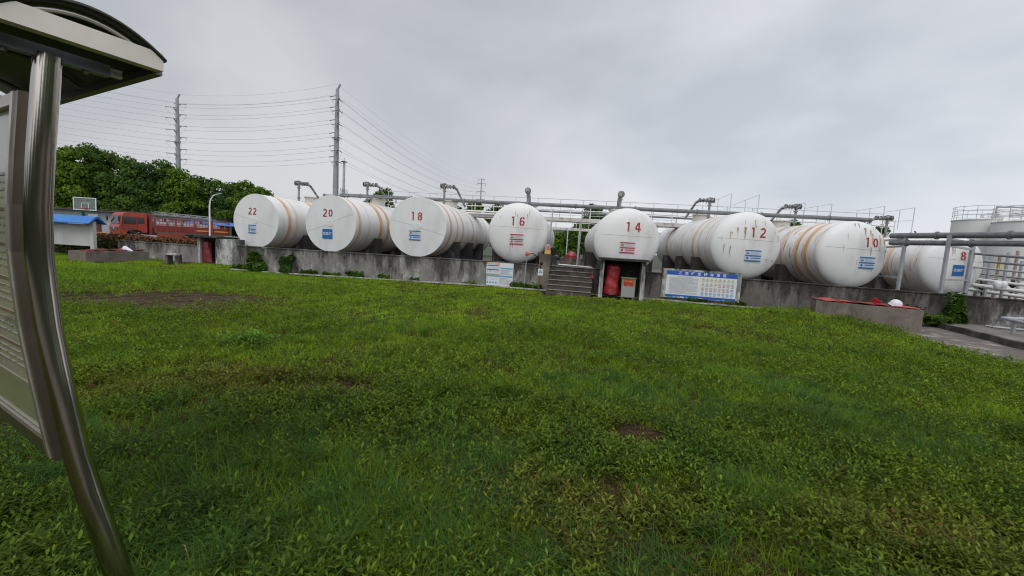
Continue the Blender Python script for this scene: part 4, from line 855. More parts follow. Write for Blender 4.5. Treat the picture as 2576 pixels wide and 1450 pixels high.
for pa, pb, z_ in ((a2, a3, ra.z-.12), (a2, a3, ra.z-.36), (a2, a3, 1.55), (a1, Vector((a1.x+.9, a1.y+2.2, 0)), 1.5), (a1, Vector((a1.x+.9, a1.y+2.2, 0)), ra.z-.12), (a1, Vector((a1.x+.9, a1.y+2.2, 0)), ra.z-.4)):
    mb = MB(); mb.bar(Vector((pa.x, pa.y, z_)), Vector((pb.x, pb.y, z_)), .07, .07); mb.build('beam', 'galv', rk, True)
# low pipes on the apron
a, b = U(2522, 799, 12.4), U(2640, 825, 10.4)
pl = thing('apron_pipes', (a.x, a.y, .178), 'pale pipes on short stands along the apron at the right edge', 'pipes')
mb = MB(); mb.tube([Vector((a.x, a.y, .55)), Vector((b.x, b.y-.2, .55))], .055, 10); mb.tube([Vector((a.x, a.y, .55)), Vector((a.x+1.9, a.y-.35, .62))], .055, 10); mb.build('pipe', 'galv', pl, True)
for k in (.25, .75):
    q = a.lerp(b, k); mb = MB(); mb.box((q.x, q.y-.05, .34), (.07, .07, .36)); mb.build('stand', 'galv', pl, True)
mb = MB()
for k in range(3): mb.tube([Vector((15.0, 13.1-.1*k, .21)), Vector((19.5, 10.7-.1*k, .21))], .03, 6)
one(mb, 'pipe_bundle', 'galv', (15, 13.1, .21), 'thin steel conduits lying on the apron along the wall foot', 'pipes')
# second wall, vertical tanks with railings, manifold behind tank 8
mb = MB(); A, B = Vector((20.5, 16.2, 0)), Vector((31, 12.6, 0)); d = (B-A).normalized(); mb.prism([(0, 0), ((B-A).length, 0), ((B-A).length, .2), (0, .2)], A, d, (-d.y, d.x, 0), (0, 0, 1.35)); one(mb, 'yard_wall', 'conc_dark', A, 'dark inner wall beyond the right end of the front wall', 'wall')
def vtank(px, Yd, r, zt, lab, seed):
    c = U(px, 650, Yd); t = thing('vertical_tank', (c.x, c.y, 0), lab, 'tank', 0, 'upright cylindrical tanks at the right')
    mb = MB(); mb.lathe([(r, 0), (r, zt*.5), (r, zt)], (0, 0, 0), 'Z', 48); mb.lathe([(r+.05, zt), (r+.05, zt+.06)], (0, 0, 0), 'Z', 48); mb.lathe([(r+.05, zt+.06), (r*.6, zt+.2), (.001, zt+.34)], (0, 0, 0), 'Z', 48); mb.build('shell', 'vshell', t)
    mb = MB()
    for zz in (.45, .8, 1.15):
        mb.tube([(r*math.cos(2*PI*i/32), r*math.sin(2*PI*i/32), zt+zz) for i in range(33)], .022, 5, False)
    for i in range(14): a = 2*PI*i/14; mb.tube([(r*math.cos(a), r*math.sin(a), zt), (r*math.cos(a), r*math.sin(a), zt+1.15)], .022, 5)
    mb.build('railing', 'wgrey', t)
    mb = MB(); mb.box((-r*.35, -r*.93, zt+.0), (.7, .5, .35)); mb.lathe([(.2, .1), (.2, .45), (.32, .45), (.32, .5), (.001, .52)], (-r*.35, -r*.6, zt+.0), 'Z', 14); mb.build('foam_box', 'cream' if seed == 2 else 'wpaint', t)
    mb = MB(); mb.tube([(r*.1, -r*.2, zt+.2), (r*.1, -r*.2, zt+1.2), (r*.1+1.6, -r*1.02, zt+1.1), (r*.1+1.6, -r*1.06, .3)], .07, 8); mb.build('riser_pipe', 'grey', t)
M['vshell'] = mat('upright_tank_paint', (.74, .745, .74), .5, col2=(.64, .64, .62), scale=.5, stretch=(1, 1, .3))
vtank(2465, 36, 2.05, 6.3, 'pale upright tank with a railed roof, beyond tank 8', 1)
vtank(2608, 32, 2.6, 5.9, 'pale upright tank cut by the right edge, with a rusty roof box', 2)
vtank(2510, 44, 1.7, 7.0, 'narrow upright tank half hidden between the two bigger ones', 3)
mf = thing('pipe_manifold', U(2500, 690, 19).to_2d().to_3d(), 'tangle of white valves, pipes and posts behind the wall at the right', 'pipework')
rs = random.Random(21)
for k, (px_, Yk, h) in enumerate(((2445, 17.5, 3.0), (2468, 19, 2.2), (2492, 18.2, 2.4), (2515, 20, 2.5), (2535, 17.8, 2.6), (2558, 19.5, 2.8), (2573, 18.5, 2.3))):
    a = U(px_, 650, Yk); mb = MB(); mb.box((a.x, a.y, h/2+.2), (.08, .08, h)); mb.build('post', 'rustpost' if k % 2 else 'galv', mf, True) if 'rustpost' in M else (M.setdefault('rustpost', mat('rusty_post', (.4, .36, .33), .7, col2=(.2, .11, .08), scale=6)), mb.build('post', 'galv', mf, True))
for k, (z_, Yk, m_, r_) in enumerate(((2.55, 17.6, 'grey', .05), (2.3, 18.5, 'grey', .05), (2.0, 18.0, 'galv', .04), (1.75, 19.5, 'grey', .04), (1.5, 18.8, 'wpaint', .06), (1.25, 18.3, 'wpaint', .08), (1.0, 19.2, 'wpaint', .07), (1.7, 20.4, 'wpaint', .05))):
    a, b = U(2436, 650, Yk), U(2640, 650, Yk-2.2); mb = MB(); mb.tube([Vector((a.x, a.y, z_+.12)), Vector((b.x, b.y, z_-.05))], r_, 8); mb.build('pipe', m_, mf, True)
for k in range(9):
    a = U(2462+rs.random()*100, 650, 18.6+rs.random()); z_ = 1.1+rs.random()*.35; mb = MB(); mb.tube([Vector((a.x, a.y, z_-.35)), Vector((a.x, a.y, z_+.2))], .045, 8); mb.lathe([(.13, 0), (.13, .03), (.02, .03)], (a.x, a.y, z_+.22), 'Z', 10); mb.tube([Vector((a.x-.14, a.y, z_)), Vector((a.x+.14, a.y, z_))], .08, 8)
    mb.build('valve', 'wpaint' if k % 3 else 'black', mf, True)
for k, (px_, c_) in enumerate(((2505, 'signwhite'), (2520, 'signwhite'))):
    a = U(px_, 740, 15.6+.4*k); mb = MB(); mb.lathe([(.001, .3), (.08, .27), (.11, .18), (.1, .06), (.07, 0)], (a.x, a.y, 1.33), 'Z', 12); one(mb, 'bagged_valve', c_, (a.x, a.y, 1.33), ('white bag wrapped over a valve on the inner wall, the left one', 'white bag wrapped over a valve on the inner wall, the right one')[k], 'bag')
a = U(2455, 692, 30); mb = MB(); mb.box((a.x+1.6, a.y, 2.6), (.8, .03, .55)); one(mb, 'yellow_notice', M['fadedyellow'] if 'fadedyellow' in M else mat('faded_yellow', (.5, .45, .22), .6), (a.x+1.6, a.y, 2.6), 'small faded yellow notice on the wall of the upright tanks', 'sign')

# ---------------------------------------------------------------- truck
tr = U(302, 600, 38); al = math.radians(60); s_ax = Vector((math.cos(al), math.sin(al), 0))     # rearwards
# local frame: +x to the rear, y to the far side; origin = near front corner
t = thing('cargo_truck', (tr.x, tr.y, 0), 'red stake-bed cargo truck parked behind the hedge, cab to the left', 'truck', al)
CW = 2.4
def P3(mb, prof, y0, y1): mb.prism(prof, (0, y0, 0), (1, 0, 0), (0, 0, 1), (0, y1-y0, 0))
mb = MB(); P3(mb, [(0, .75), (-.05, 1.35), (.05, 1.75), (.28, 2.62), (.5, 2.75), (1.85, 2.78), (2.0, 2.65), (2.0, .95), (1.65, .95), (1.5, 1.12), (1.0, 1.2), (.6, 1.1), (.42, .75)], .02, CW-.02); cab = mb.build('cab', 'truckred', t)
mb = MB()
mb.add([(-.0, .18, 1.66), (-.0, CW-.18, 1.66), (.215, CW-.28, 2.42), (.215, .28, 2.42)], [(0, 1, 2, 3)]); mb.xf(Matrix.Translation((-.015, 0, 0))); mb.build('windscreen', 'glass', cab)
mb = MB(); mb.box((.62+.1, .012, 2.0), (.9, .02, .68)); mb.build('side_window', 'glass', cab); mb = MB(); mb.box((1.55, .012, 2.05), (.5, .02, .58)); mb.build('side_window', 'glass', cab)
mb = MB(); mb.box((.75, .008, 1.5), (1.05, .02, .03)); mb.box((.22, .008, 1.75), (.03, .02, 1.3)); mb.box((1.25, .008, 1.75), (.03, .02, 1.3)); mb.build('door_seam', 'darkred', cab)
mb = MB(); mb.box((.6, .0, 1.32), (.7, .02, .05)); mb.build('door_lettering', 'blue2', cab)
mb = MB(); mb.box((-.06, CW/2, 1.2), (.04, 1.5, .3)); mb.build('grille', 'darksteel', cab)
mb = MB(); mb.lathe([(.001, -.03), (.13, -.02), (.14, 0)], (-.07, CW/2, 1.24), 'X', 14); mb.build('badge', 'galv', cab)
mb = MB(); mb.box((.05, CW/2, .62), (.28, CW, .36)); bmp = mb.build('bumper', 'truckred', t)
for yy in (.35, CW-.35): mb = MB(); mb.box((-.1, yy, .66), (.04, .42, .2)); mb.build('headlight', 'signwhite', bmp)
mb = MB(); mb.box((-.1, CW/2, .66), (.03, .44, .16)); mb.build('number_plate', 'yellow', bmp)
for yy in (-.22, CW+.2): mb = MB(); mb.tube([(.12, yy*.4+.1 if yy < 0 else CW-.05, 2.4), (-.1, yy, 2.35), (-.1, yy, 2.0)], .02, 6); mb.box((-.1, yy, 2.1), (.08, .18, .42)); mb.build('mirror', 'black', t)
mb = MB(); mb.box((2.25, CW/2, 1.75), (.18, CW, 2.0)); mb.box((2.6, CW/2, 1.1), (.5, CW-.4, .6)); mb.build('headboard', 'truckred2', t)
BL = 6.6; x0 = 2.55
mb = MB(); mb.box((x0+BL/2, CW/2, 1.05), (BL, CW+.05, .2)); mb.box((x0+BL/2, CW/2, .85), (BL, .9, .2)); mb.build('chassis', 'darksteel', t)
for yy, nm in ((-.02, 'near'), (CW+.02, 'far')):
    mb = MB(); mb.box((x0+BL/2, yy, 1.42), (BL, .06, .62))
    for k in range(14): mb.box((x0+.25+k*(BL-.4)/13, yy-.035, 1.42), (.05, .02, .5))
    mb.build('side_board', 'truckred2', t)
    mb = MB()
    for k in range(5): mb.box((x0+.05+k*(BL-.1)/4, yy, 1.75), (.12, .09, 1.35))
    for z_ in (1.82, 2.4): mb.box((x0+BL/2, yy-.003, z_), (BL, .05, .06))
    for k in range(24): mb.box((x0+.1+k*(BL-.2)/23, yy, 2.1), (.035, .035, .55))
    mb.build('stake_rail', 'truckred', t)
mb = MB()
for k in (2, 3): mb.box((x0+BL*(k+.5)/4, -.062, 1.4), (BL/4-.3, .02, .13))
mb.build('orange_stripe', 'orange', t)
mb = MB(); mb.box((x0+BL, CW/2, 1.7), (.06, CW, 1.3)); mb.build('tailgate', 'truckred2', t)
mb = MB(); mb.box((x0+1.3, -.03, .8), (2.3, .06, .35)); mb.build('side_guard', 'truckred', t)
for xx in (1.1, x0+4.1, x0+5.2):
    for yy in (.18, CW-.18):
        mb = MB(); mb.tube([(xx, yy-.13, .5), (xx, yy+.13, .5)], .5, 24); q = mb.build('wheel', 'black', t); mb = MB(); mb.tube([(xx, yy-.135, .5), (xx, yy-.1, .5)], .27, 16); mb.build('rim', 'galv', q)
mt = PM[t.name]
mb = MB(); q0, q1 = mt @ Vector((3.0, CW*.45, 1.3)), mt @ Vector((8.3, CW*.45, 1.3))
for k in range(5): q = q0.lerp(q1, k/4.4+.04); mb.box(q+Vector((0, 0, .35)), (.95, 1.0, .85), Matrix.Rotation(al, 3, 'Z'))
one(mb, 'white_sacks', 'signwhite', q0, 'row of white bulk bags standing in the truck bed', 'bags')
mb = MB(); a, b = mt @ Vector((3.0, 1.3, 2.72)), mt @ Vector((8.0, 1.3, 2.62)); mb.bar(a, b, 1.9, .05)
for dz_ in (.12, .3): mb.bar(a+Vector((0, 0, dz_)), b+Vector((0, 0, dz_)), .06)
for k in range(11): q = a.lerp(b, k/10); mb.bar(q+Vector((0, 0, .12)), q+Vector((0, 0, .3))+(b-a)*.05*(1 if k % 2 else -1), .05)
one(mb, 'steel_truss', 'galv', a, 'long pale steel truss lying across the load of the truck', 'truss')

# ---------------------------------------------------------------- building, hoop, lamp, blue canopy
t = thing('low_building', (-60, 50.5, 0), 'long low grey building with a ragged flat roof behind the truck', 'building')
x0, x1 = -66, -37.5
mb = MB(); mb.box(((x0+x1)/2, 53, 1.45), (x1-x0, 5, 2.9)); mb.build('wall', 'plaster', t, True)
mb = MB(); mb.box(((x0+x1)/2, 52.8, 2.98), (x1-x0+.6, 6, .14))
for k in range(20): xx = x0+1.4*k+.5; mb.box((xx, 50.2, 3.12+.03*math.sin(k*2.1)), (.9, .8, .08))
mb.build('roof', 'conc_brown', t, True)
for xx, lbl, op in ((-46.3, 0, 'dark'), (-50.6, 1, 'darkred'), (-42, 0, 'dark')):
    mb = MB(); mb.box((xx, 50.46, 1.08), (1.5, .1, 2.16)); d_ = mb.build('door', op, t, True)
    mb = MB(); mb.box((xx-.1, 50.42, 2.42), (1.2, .06, .3)); mb.build('lamp_box', 'signwhite', t, True)
mb = MB(); mb.box((-45.4, 50.38, 1.08), (.5, .06, 2.1)); mb.build('door_leaf', 'wgrey', t, True)
for xx in (-55, -59): mb = MB(); mb.box((xx, 50.46, 1.5), (2.2, .08, 1.1)); w_ = mb.build('window', 'glass', t, True); mb = MB(); mb.box((xx, 50.4, 1.5), (.06, .06, 1.1)); mb.build('frame', 'signwhite', w_)
q = U(210, 600, 36); t = thing('basketball_hoop', (q.x-1.2, 36.5, 0), 'basketball hoop with a clear white-framed backboard and green arm', 'hoop', .06)
a0 = U(183, 529, 36); a1 = U(237, 497, 36); cxh = (a0.x+a1.x)/2-(q.x-1.2); zc_ = (U(210, 513, 36)).z
mb = MB()
for sx in (-1, 1): mb.box((cxh+sx*.9, -.5, zc_), (.06, .05, 1.08))
for sz in (-1, 1): mb.box((cxh, -.5, zc_+sz*.51), (1.74, .05, .06))
mb.build('backboard_frame', 'signwhite', t)
mb = MB(); mb.box((cxh, -.49, zc_), (1.74, .012, .96)); gm = mat('clear_backboard', (.3, .33, .35), .1); gm.node_tree.nodes['Principled BSDF'].inputs['Alpha'].default_value = .3; mb.build('backboard', gm, t)
mb = MB()
for sx in (-1, 1): mb.box((cxh+.05+sx*.28, -.53, zc_-.15), (.04, .02, .42))
mb.box((cxh+.05, -.53, zc_+.06), (.6, .02, .04)); mb.build('target_frame', 'signwhite', t)
mb = MB(); mb.tube([(cxh+.1+.23*math.cos(2*PI*i/20), -.8+.23*math.sin(2*PI*i/20), zc_-.38) for i in range(21)], .03, 6, False); mb.box((cxh+.1, -.55, zc_-.38), (.25, .1, .1)); mb.build('rim', M['rimred'] if 'rimred' in M else mat('hoop_red', (.5, .06, .03), .5), t)
mb = MB(); mb.tube([(-.3, 1.6, -.02), (-.1, 1.2, 1.3), (.25, .5, 2.3), (.8, -.2, zc_-.25), (cxh, -.45, zc_-.2)], [.16, .14, .12, .08, .06], 10); mb.tube([(.25, .5, 2.0), (.7, 0, zc_-.5), (cxh-.1, -.45, zc_-.4)], .05, 8); mb.tube([(cxh-.75, -.46, zc_-.05), (cxh, -.45, zc_-.3)], .02, 6); mb.tube([(cxh+.8, -.46, zc_+.4), (cxh, -.45, zc_-.3)], .025, 6); mb.build('arm', 'green', t)
q = U(528, 600, 44); t = thing('street_lamp', (q.x, 44, 0), 'white curved street lamp standing behind the truck bed', 'lamp')
zt2 = U(540, 489, 44).z; mb = MB(); mb.tube([(0, 0, 0), (0, 0, zt2-1.3), (.08, 0, zt2-.7), (.35, 0, zt2-.2), (.75, 0, zt2)], [.09, .075, .07, .06, .05], 10); mb.build('pole', 'signwhite', t)
mb = MB(); mb.box((.95, 0, zt2+.03), (.6, .25, .09), Matrix.Rotation(-.35, 3, 'Y')); mb.build('lamp_head', 'galv', t)
q0, q1 = U(488, 560, 47), U(640, 560, 47); zc_ = U(560, 563, 47).z
t = thing('carport', (q0.x, 47, 0), 'blue roofed open shed behind the truck and tank 22', 'shed')
mb = MB(); wq = q1.x-q0.x; mb.prism([(-1.6, zc_-.22), (0, zc_+.12), (1.6, zc_-.15), (1.6, zc_-.2), (0, zc_+.07), (-1.6, zc_-.27)], (0, 0, 0), (0, 1, 0), (0, 0, 1), (wq, 0, 0)); mb.build('roof', 'blueroof', t)
for k in range(4): mb = MB(); mb.box((.3+k*(wq-.6)/3, -1.3, (zc_-.2)/2), (.22, .22, zc_-.2)); mb.build('post', 'plaster', t)
mb = MB()
for z_ in (.5, .95): mb.box((wq/2, -1.5, z_), (wq, .05, .06))
for k in range(12): mb.box((k*wq/11, -1.5, .5), (.05, .05, 1.0))
mb.build('handrail', 'wgrey', t)
mb = MB(); a = U(228, 570, 33); b = U(255, 600, 33)
for z_ in (.35, .9): mb.tube([Vector((a.x, 33, z_)), Vector((b.x, 33.3, z_))], .03, 6)
for k in range(5): q = a.lerp(b, k/4); mb.tube([Vector((q.x, 33, 0)), Vector((q.x, 33, .95))], .03, 6)
one(mb, 'orange_barrier', 'orange', (a.x, 33, 0), 'small orange tube barrier in front of the building door', 'barrier')

# ---------------------------------------------------------------- pylons and wires
def pylon(px, Yd, ptop, lab, w_, levels, dirv, arm=2.2):
    top = U(px[1], ptop, Yd); base = U(px[0], 600, Yd); hh = top.z
    t = thing('power_pylon', (base.x, base.y, 0), lab, 'pylon'); lean = Vector((0, 0, 0))
    mb = MB(); mb.tube([lean*0, lean*.55+Vector((0, 0, hh*.55)), lean*.97+Vector((0, 0, hh*.97))], [w_, w_*.78, w_*.5], 10)
    for f_ in (.36, .66): mb.lathe([(w_*.95, -.25), (w_*.95, .25)], Vector((0, 0, hh*f_))+lean*f_, 'Z', 10)
    pole = mb.build('pole', 'pylon', t)
    mb = MB(); mb.tube([lean+Vector((w_*1.15, -.3, 4)), lean+Vector((w_*.75, -.3, hh*.93))], .07, 4); mb.build('ladder', 'wire', t)
    mb = MB(); mb.tube([Vector((0, 0, hh*.965)), Vector((.8, 0, hh))], .25, 6); mb.build('top_bracket', 'pylon', t)
    att = [(Vector((base.x, base.y, hh)), Vector((base.x, base.y, hh)))]
    for k, z_ in enumerate(levels):
        r0 = Vector((0, 0, z_)); for_att = []
        for s in (1, -1):
            e_ = r0+dirv*s*arm+Vector((0, 0, .5)); e2 = e_
            if s < 0: e2 = e_-Vector((0, 0, 2.0)); 
            mb = MB(); st_ = r0-Vector((0, 0, .5 if s > 0 else 2.4)); mb.tube([st_, e2], [.17, .08], 6); mb.tube([st_-Vector((0, 0, .9)), e2], [.08, .05], 5); mb.build('cross_arm', 'pylon', t)
            for_att.append(Vector((base.x, base.y, 0))+e2)
        att.append(tuple(for_att))
    return t, att
d1 = Vector((-.53, .85, 0))
P1, A1 = pylon((842, 846), 120, 212, 'tall grey tubular pylon rising behind tank 20', .85, [U(840, y_, 120).z for y_ in (239, 267, 300, 333, 366, 394)], d1)
P2, A2 = pylon((452, 457), 137, 238, 'farther grey tubular pylon rising behind the trees', .85, [U(455, y_, 137).z for y_ in (262, 289, 318, 347, 377, 402)], Vector((.1, .99, 0)), 1.6)
b3 = U(1208, 520, 290); top3 = U(1208, 450, 290).z
t = thing('lattice_pylon', (b3.x, b3.y, 0), 'small distant pylon with four cross arms on the horizon', 'pylon')
mb = MB(); mb.tube([(0, 0, 0), (0, 0, top3)], [.8, .3], 5); mb.build('pole', 'pylon', t)
A3 = [(Vector((b3.x, b3.y, top3)), Vector((b3.x, b3.y, top3)))]
for i, y_ in enumerate((451, 462, 482, 502)):
    z_ = U(1208, y_, 290).z; w3 = 1.9 if i == 0 else 2.9; mb = MB(); mb.tube([(-w3, 0, z_), (w3, 0, z_)], .2, 5)
    for s in (-1, 1): mb.tube([(s*w3, 0, z_), (s*w3, 0, z_-2)], .1, 4)
    mb.build('cross_arm', 'pylon', t)
for i in range(6): z_ = U(1208, 466+i*9, 290).z; A3.append((Vector((b3.x-2.9, b3.y, z_)), Vector((b3.x+2.9, b3.y, z_))))
A0 = [(Vector((-175, 112, U(455, 238, 137).z+6)),)*2]+[(Vector((-175, 112, q[0].z+4)), Vector((-172, 116, q[1].z+4))) for q in A2[1:]]
def wire(pts, sag, r, ins, name, lab, mname='wire'):
    mb = MB(); out_ = []
    for j, (a, b) in enumerate(zip(pts, pts[1:])):
        n = 18; out_ += [a.lerp(b, i/n)-Vector((0, 0, sag[j]*4*(i/n)*(1-i/n))) for i in range(n+(j == len(pts)-2))]
    mb.tube(out_, r, 4)
    if ins:      # insulator strings next to each pylon
        for j, (a, b) in enumerate(zip(pts, pts[1:])):
            d = (b-a).normalized()
            for e_, s in ((a, 1), (b, -1)):
                if (e_-Vector((0, 0, 0))).length < 250: mb.tube([e_+d*s*.2-Vector((0, 0, .1)), e_+d*s*2.0-Vector((0, 0, .3))], .11, 6)
        for e_, da, db in ((pts[1], pts[0], pts[2]), (pts[2], pts[1], pts[3])):   # jumper loop
            u1, u2 = (da-e_).normalized()*2, (db-e_).normalized()*2
            mb.tube([e_+u1-Vector((0, 0, .4)), e_+u1*.6-Vector((0, 0, 1.7)), e_+(u1+u2)*.2-Vector((0, 0, 2.3)), e_+u2*.6-Vector((0, 0, 1.7)), e_+u2-Vector((0, 0, .4))], .025, 4)
    return one(mb, name, mname, pts[0], lab, 'wire', 'power lines strung between the pylons')
ordn = ['topmost', 'second', 'third', 'fourth', 'fifth', 'lowest']
one_w = 0.045
for s in (0, 1):
    o_ = Vector((0, 0, -2.6*s)); wire([A0[0][0]+o_, A2[0][0]+o_, A1[0][0]+o_, A3[0][0]-Vector((0, 0, 3*s))], (1.6, 1.6, 4), .02, False, 'earth_wire', ('topmost thin earth wire linking the pylon tops', 'second thin earth wire just below the pylon tops')[s])
for k in range(1, 7):
    for s in (0, 1):
        wire([A0[k][s], A2[k][s], A1[k][s], A3[k][s]], (1.2, 1.3, 5), .028, True, 'power_line', '%s %s conductor running from pylon to pylon' % (ordn[k-1], ('far-side', 'near-side')[s]))
# flare stack
q = U(864, 500, 62); zt2 = U(865, 407, 62).z; t = thing('vent_stack', (q.x, 62, 0), 'slender white vent stack with a flat cap right of the big pylon', 'stack')
mb = MB(); mb.tube([(0, 0, 0), (0, 0, zt2-.1)], .17, 12); mb.build('pipe', 'galv', t)
mb = MB(); mb.lathe([(.001, .12), (.45, .0), (.45, -.06), (.001, 0)], (0, 0, zt2), 'Z', 16); mb.tube([(0, 0, zt2), (0, 0, zt2+.5)], .03, 5); mb.build('cap', 'grey', t)
mb = MB(); zl = zt2-3.9
for s1 in (-1, 1):
    for s2 in (-1, 1): mb.tube([(s1*.75, s2*.75, 0), (s1*.35, s2*.35, zl)], .04, 5)
for k in range(7):
    a, b = k/7, (k+1)/7; wa, wb = .75-.4*a, .75-.4*b
    for s1 in (-1, 1): mb.tube([(-wa*s1, -wa, zl*a), (wb*s1, -wb, zl*b)], .03, 4); mb.tube([(s1*wa, -wa, zl*a), (s1*wb, wb, zl*b)], .03, 4)
    mb.tube([(-wb, -wb, zl*b), (wb, -wb, zl*b)], .03, 4)
mb.build('lattice', 'galv', t)

# ---------------------------------------------------------------- foliage
def leafmesh(name, centers, normals, size, cols, matl, parent=None, elong=1.5, rng=RNG, jitter=.9):
    """many small leaf-clump faces: bent quads"""
    n = len(centers); size = np.broadcast_to(size, (n,))[:, None]
    nr = normals+rng.normal(0, jitter*.6, (n, 3)); nr /= np.linalg.norm(nr, axis=1)[:, None]+1e-9
    r = rng.normal(0, 1, (n, 3)); a = np.cross(nr, r); a /= np.linalg.norm(a, axis=1)[:, None]+1e-9; b = np.cross(nr, a)
    a = a*size*.5*elong; b = b*size*.5
    v = np.stack([centers-a, centers-b+nr*size*.12, centers+a, centers+b+nr*size*.12], 1).reshape(-1, 3)
    f = np.arange(4*n).reshape(n, 4)
    return npmesh(name, v, f, np.repeat(cols, 4, axis=0), matl, parent)
def npmesh(name, v, f, cols, matl, parent=None):
    me = bpy.data.meshes.new(name); nv, nf, k = len(v), len(f), f.shape[1]
    me.vertices.add(nv); me.vertices.foreach_set('co', v.astype(np.float32).ravel()); me.loops.add(nf*k); me.loops.foreach_set('vertex_index', f.astype(np.int32).ravel())
    me.polygons.add(nf); me.polygons.foreach_set('loop_start', np.arange(0, nf*k, k, dtype=np.int32)); me.polygons.foreach_set('loop_total', np.full(nf, k, dtype=np.int32))
    me.update(calc_edges=True); ca = me.color_attributes.new('col', 'FLOAT_COLOR', 'POINT'); ca.data.foreach_set('color', np.concatenate([cols, np.ones((nv, 1))], 1).astype(np.float32).ravel())
    me.materials.append(M[matl]); o = bpy.data.objects.new(name, me); C.objects.link(o)
    if parent is not None: o.parent = parent
    return o
def crown_pts(rng, blobs, per):
    cs, ns = [], []
    for (bx, by, bz, br) in blobs:
        n = int(per*2.3*br*br); d = rng.normal(0, 1, (n, 3)); d /= np.linalg.norm(d, axis=1)[:, None]
        d[:, 2] = np.where(d[:, 2] < -.45, -d[:, 2]*.5, d[:, 2]); rad = br*(1-np.abs(rng.normal(0, .12, n)))*(1+.16*np.sin(9*d[:, 0]+bx)*np.sin(8*d[:, 2]+by)*np.cos(7*d[:, 1]))
        cs.append(np.array([bx, by, bz])+d*rad[:, None]*np.array([1, 1, .85])); ns.append(d)
    return np.concatenate(cs), np.concatenate(ns)
GR = [((.026, .066, .008), (.09, .17, .015)), ((.05, .11, .008), (.15, .235, .016)), ((.024, .066, .014), (.075, .145, .028)), ((.04, .085, .007), (.12, .185, .013))]
def tree(loc, h, r, lab, tone=0, seed=0, group=None, nb=16, leaf=.34, per=80, trunk=.3, low=.25):
    rng = np.random.default_rng(seed); t = thing('broadleaf_tree', loc, lab, 'tree', 0, group)
    mb = MB(); tp = Vector((rng.uniform(-.4, .4), rng.uniform(-.4, .4), h*.5)); mb.tube([(0, 0, -.2), (tp.x*.4, tp.y*.4, h*.22), tp], [trunk, trunk*.75, trunk*.45], 8)
    blobs = []
    for k in range(nb):
        a = rng.uniform(0, 2*PI); f = (k+.5)/nb; z = h*(low+(.86-low)*f); prof = math.sin(PI*min(.98, .28+.62*f))**.8; rr = r*prof*rng.uniform(.35, .8); br = r*rng.uniform(.3, .46)*(1.1-.35*f)
        blobs.append((rr*math.cos(a), rr*math.sin(a), z, br))
        if k < 7: mb.tube([tp*(.5+.06*k), Vector((rr*math.cos(a)*.8, rr*math.sin(a)*.8, z))], [trunk*.35, trunk*.1], 5)
    blobs.append((0, 0, h*.86, r*.38)); blobs.append((0, 0, h*.6, r*.62)); blobs.append((0, 0, h*.42, r*.6))
    mb.build('trunk', 'bark', t)
    cs, ns = crown_pts(rng, blobs, per); lo, hi = map(np.array, GR[tone]); f = rng.random((len(cs), 1))**1.3
    cols = lo+(hi-lo)*f; leafmesh('crown', cs, ns, leaf*.66*rng.uniform(.6, 1.3, len(cs)), cols, 'leaf', t, rng=rng, jitter=.8)
    return t
specs = [(150, 392, 57, 0), (178, 362, 54, 1), (222, 352, 56, 0), (272, 372, 58, 3), (318, 388, 56, 0), (365, 404, 57, 2), (410, 396, 59, 0), (452, 420, 58, 1), (492, 436, 60, 2), (540, 446, 61, 0), (580, 455, 60, 2), (618, 450, 57, 3), (655, 470, 56, 3)]
words_t = ['first', 'second', 'third', 'fourth', 'fifth', 'sixth', 'seventh', 'eighth', 'ninth', 'tenth', 'eleventh', 'twelfth', 'thirteenth']
for i, (px_, py_, Yd, tn) in enumerate(specs):
    q = U(px_, py_, Yd); h = q.z; tree((q.x, q.y, 0), h/.98, 3.4 if i < 8 else 2.9, 'leafy green tree, %s from the left in the row behind the low building' % words_t[i], tn, 30+i, 'trees behind the building', nb=20, low=.22, per=95)
for i, (px_, Yd, h) in enumerate(((200, 62, 6.5), (270, 63, 6.5), (345, 63, 6.5), (420, 64, 6), (495, 65, 6), (570, 65, 5.5), (640, 63, 5.5))):
    q = U(px_, 590, Yd); tree((q.x, q.y, 0), h, 3.6, 'lower dark tree, %s from the left of those filling in behind the tall row' % words_t[i], 2, 60+i, 'low trees behind the tall row', nb=14, low=.1, per=60, leaf=.45)
for i, (px_, py_, Yd, r, tn, lb) in enumerate(((800, 492, 60, 1.7, 2, 'small dark tree top showing between tanks 22 and 20'), (970, 466, 60, 3.0, 0, 'round dark tree behind tank 20 and the walkway'), (925, 494, 62, 1.8, 2, 'low tree top left of the round dark tree'),
        (1195, 500, 66, 3.2, 0, 'broad tree behind the walkway between tanks 18 and 16'), (1255, 508, 68, 3.0, 2, 'tree right of the broad one behind tank 16'), (1150, 512, 66, 2.4, 2, 'tree left of the broad one behind tank 18'),
        (1492, 508, 62, 3.0, 2, 'dark tree seen through the walkway left of tank 14'), (1460, 560, 58, 2.6, 0, 'lower dark tree in the gap between tanks 16 and 14'), (1410, 584, 60, 1.9, 1, 'bright yellow green tree in the gap beside tank 16'), (1530, 530, 60, 2.6, 2, 'dark tree right beside the crown of tank 14'),
        (2000, 545, 50, 2.0, 0, 'green tree top between tanks 12 and 10'), (2160, 548, 48, 2.6, 2, 'dark green tree top behind tank 10'), (2218, 560, 46, 1.9, 0, 'tree top right of tank 10 behind the vent'), (2300, 578, 60, 2.2, 2, 'far tree top over tank 8'), (2335, 582, 60, 1.8, 2, 'farthest tree top next to the upright tanks'))):
    q = U(px_, py_, Yd); tree((q.x, q.y, 0), q.z, r, lb, tn, 90+i, 'trees far behind the tanks', nb=14, low=.2, per=95, leaf=.36)
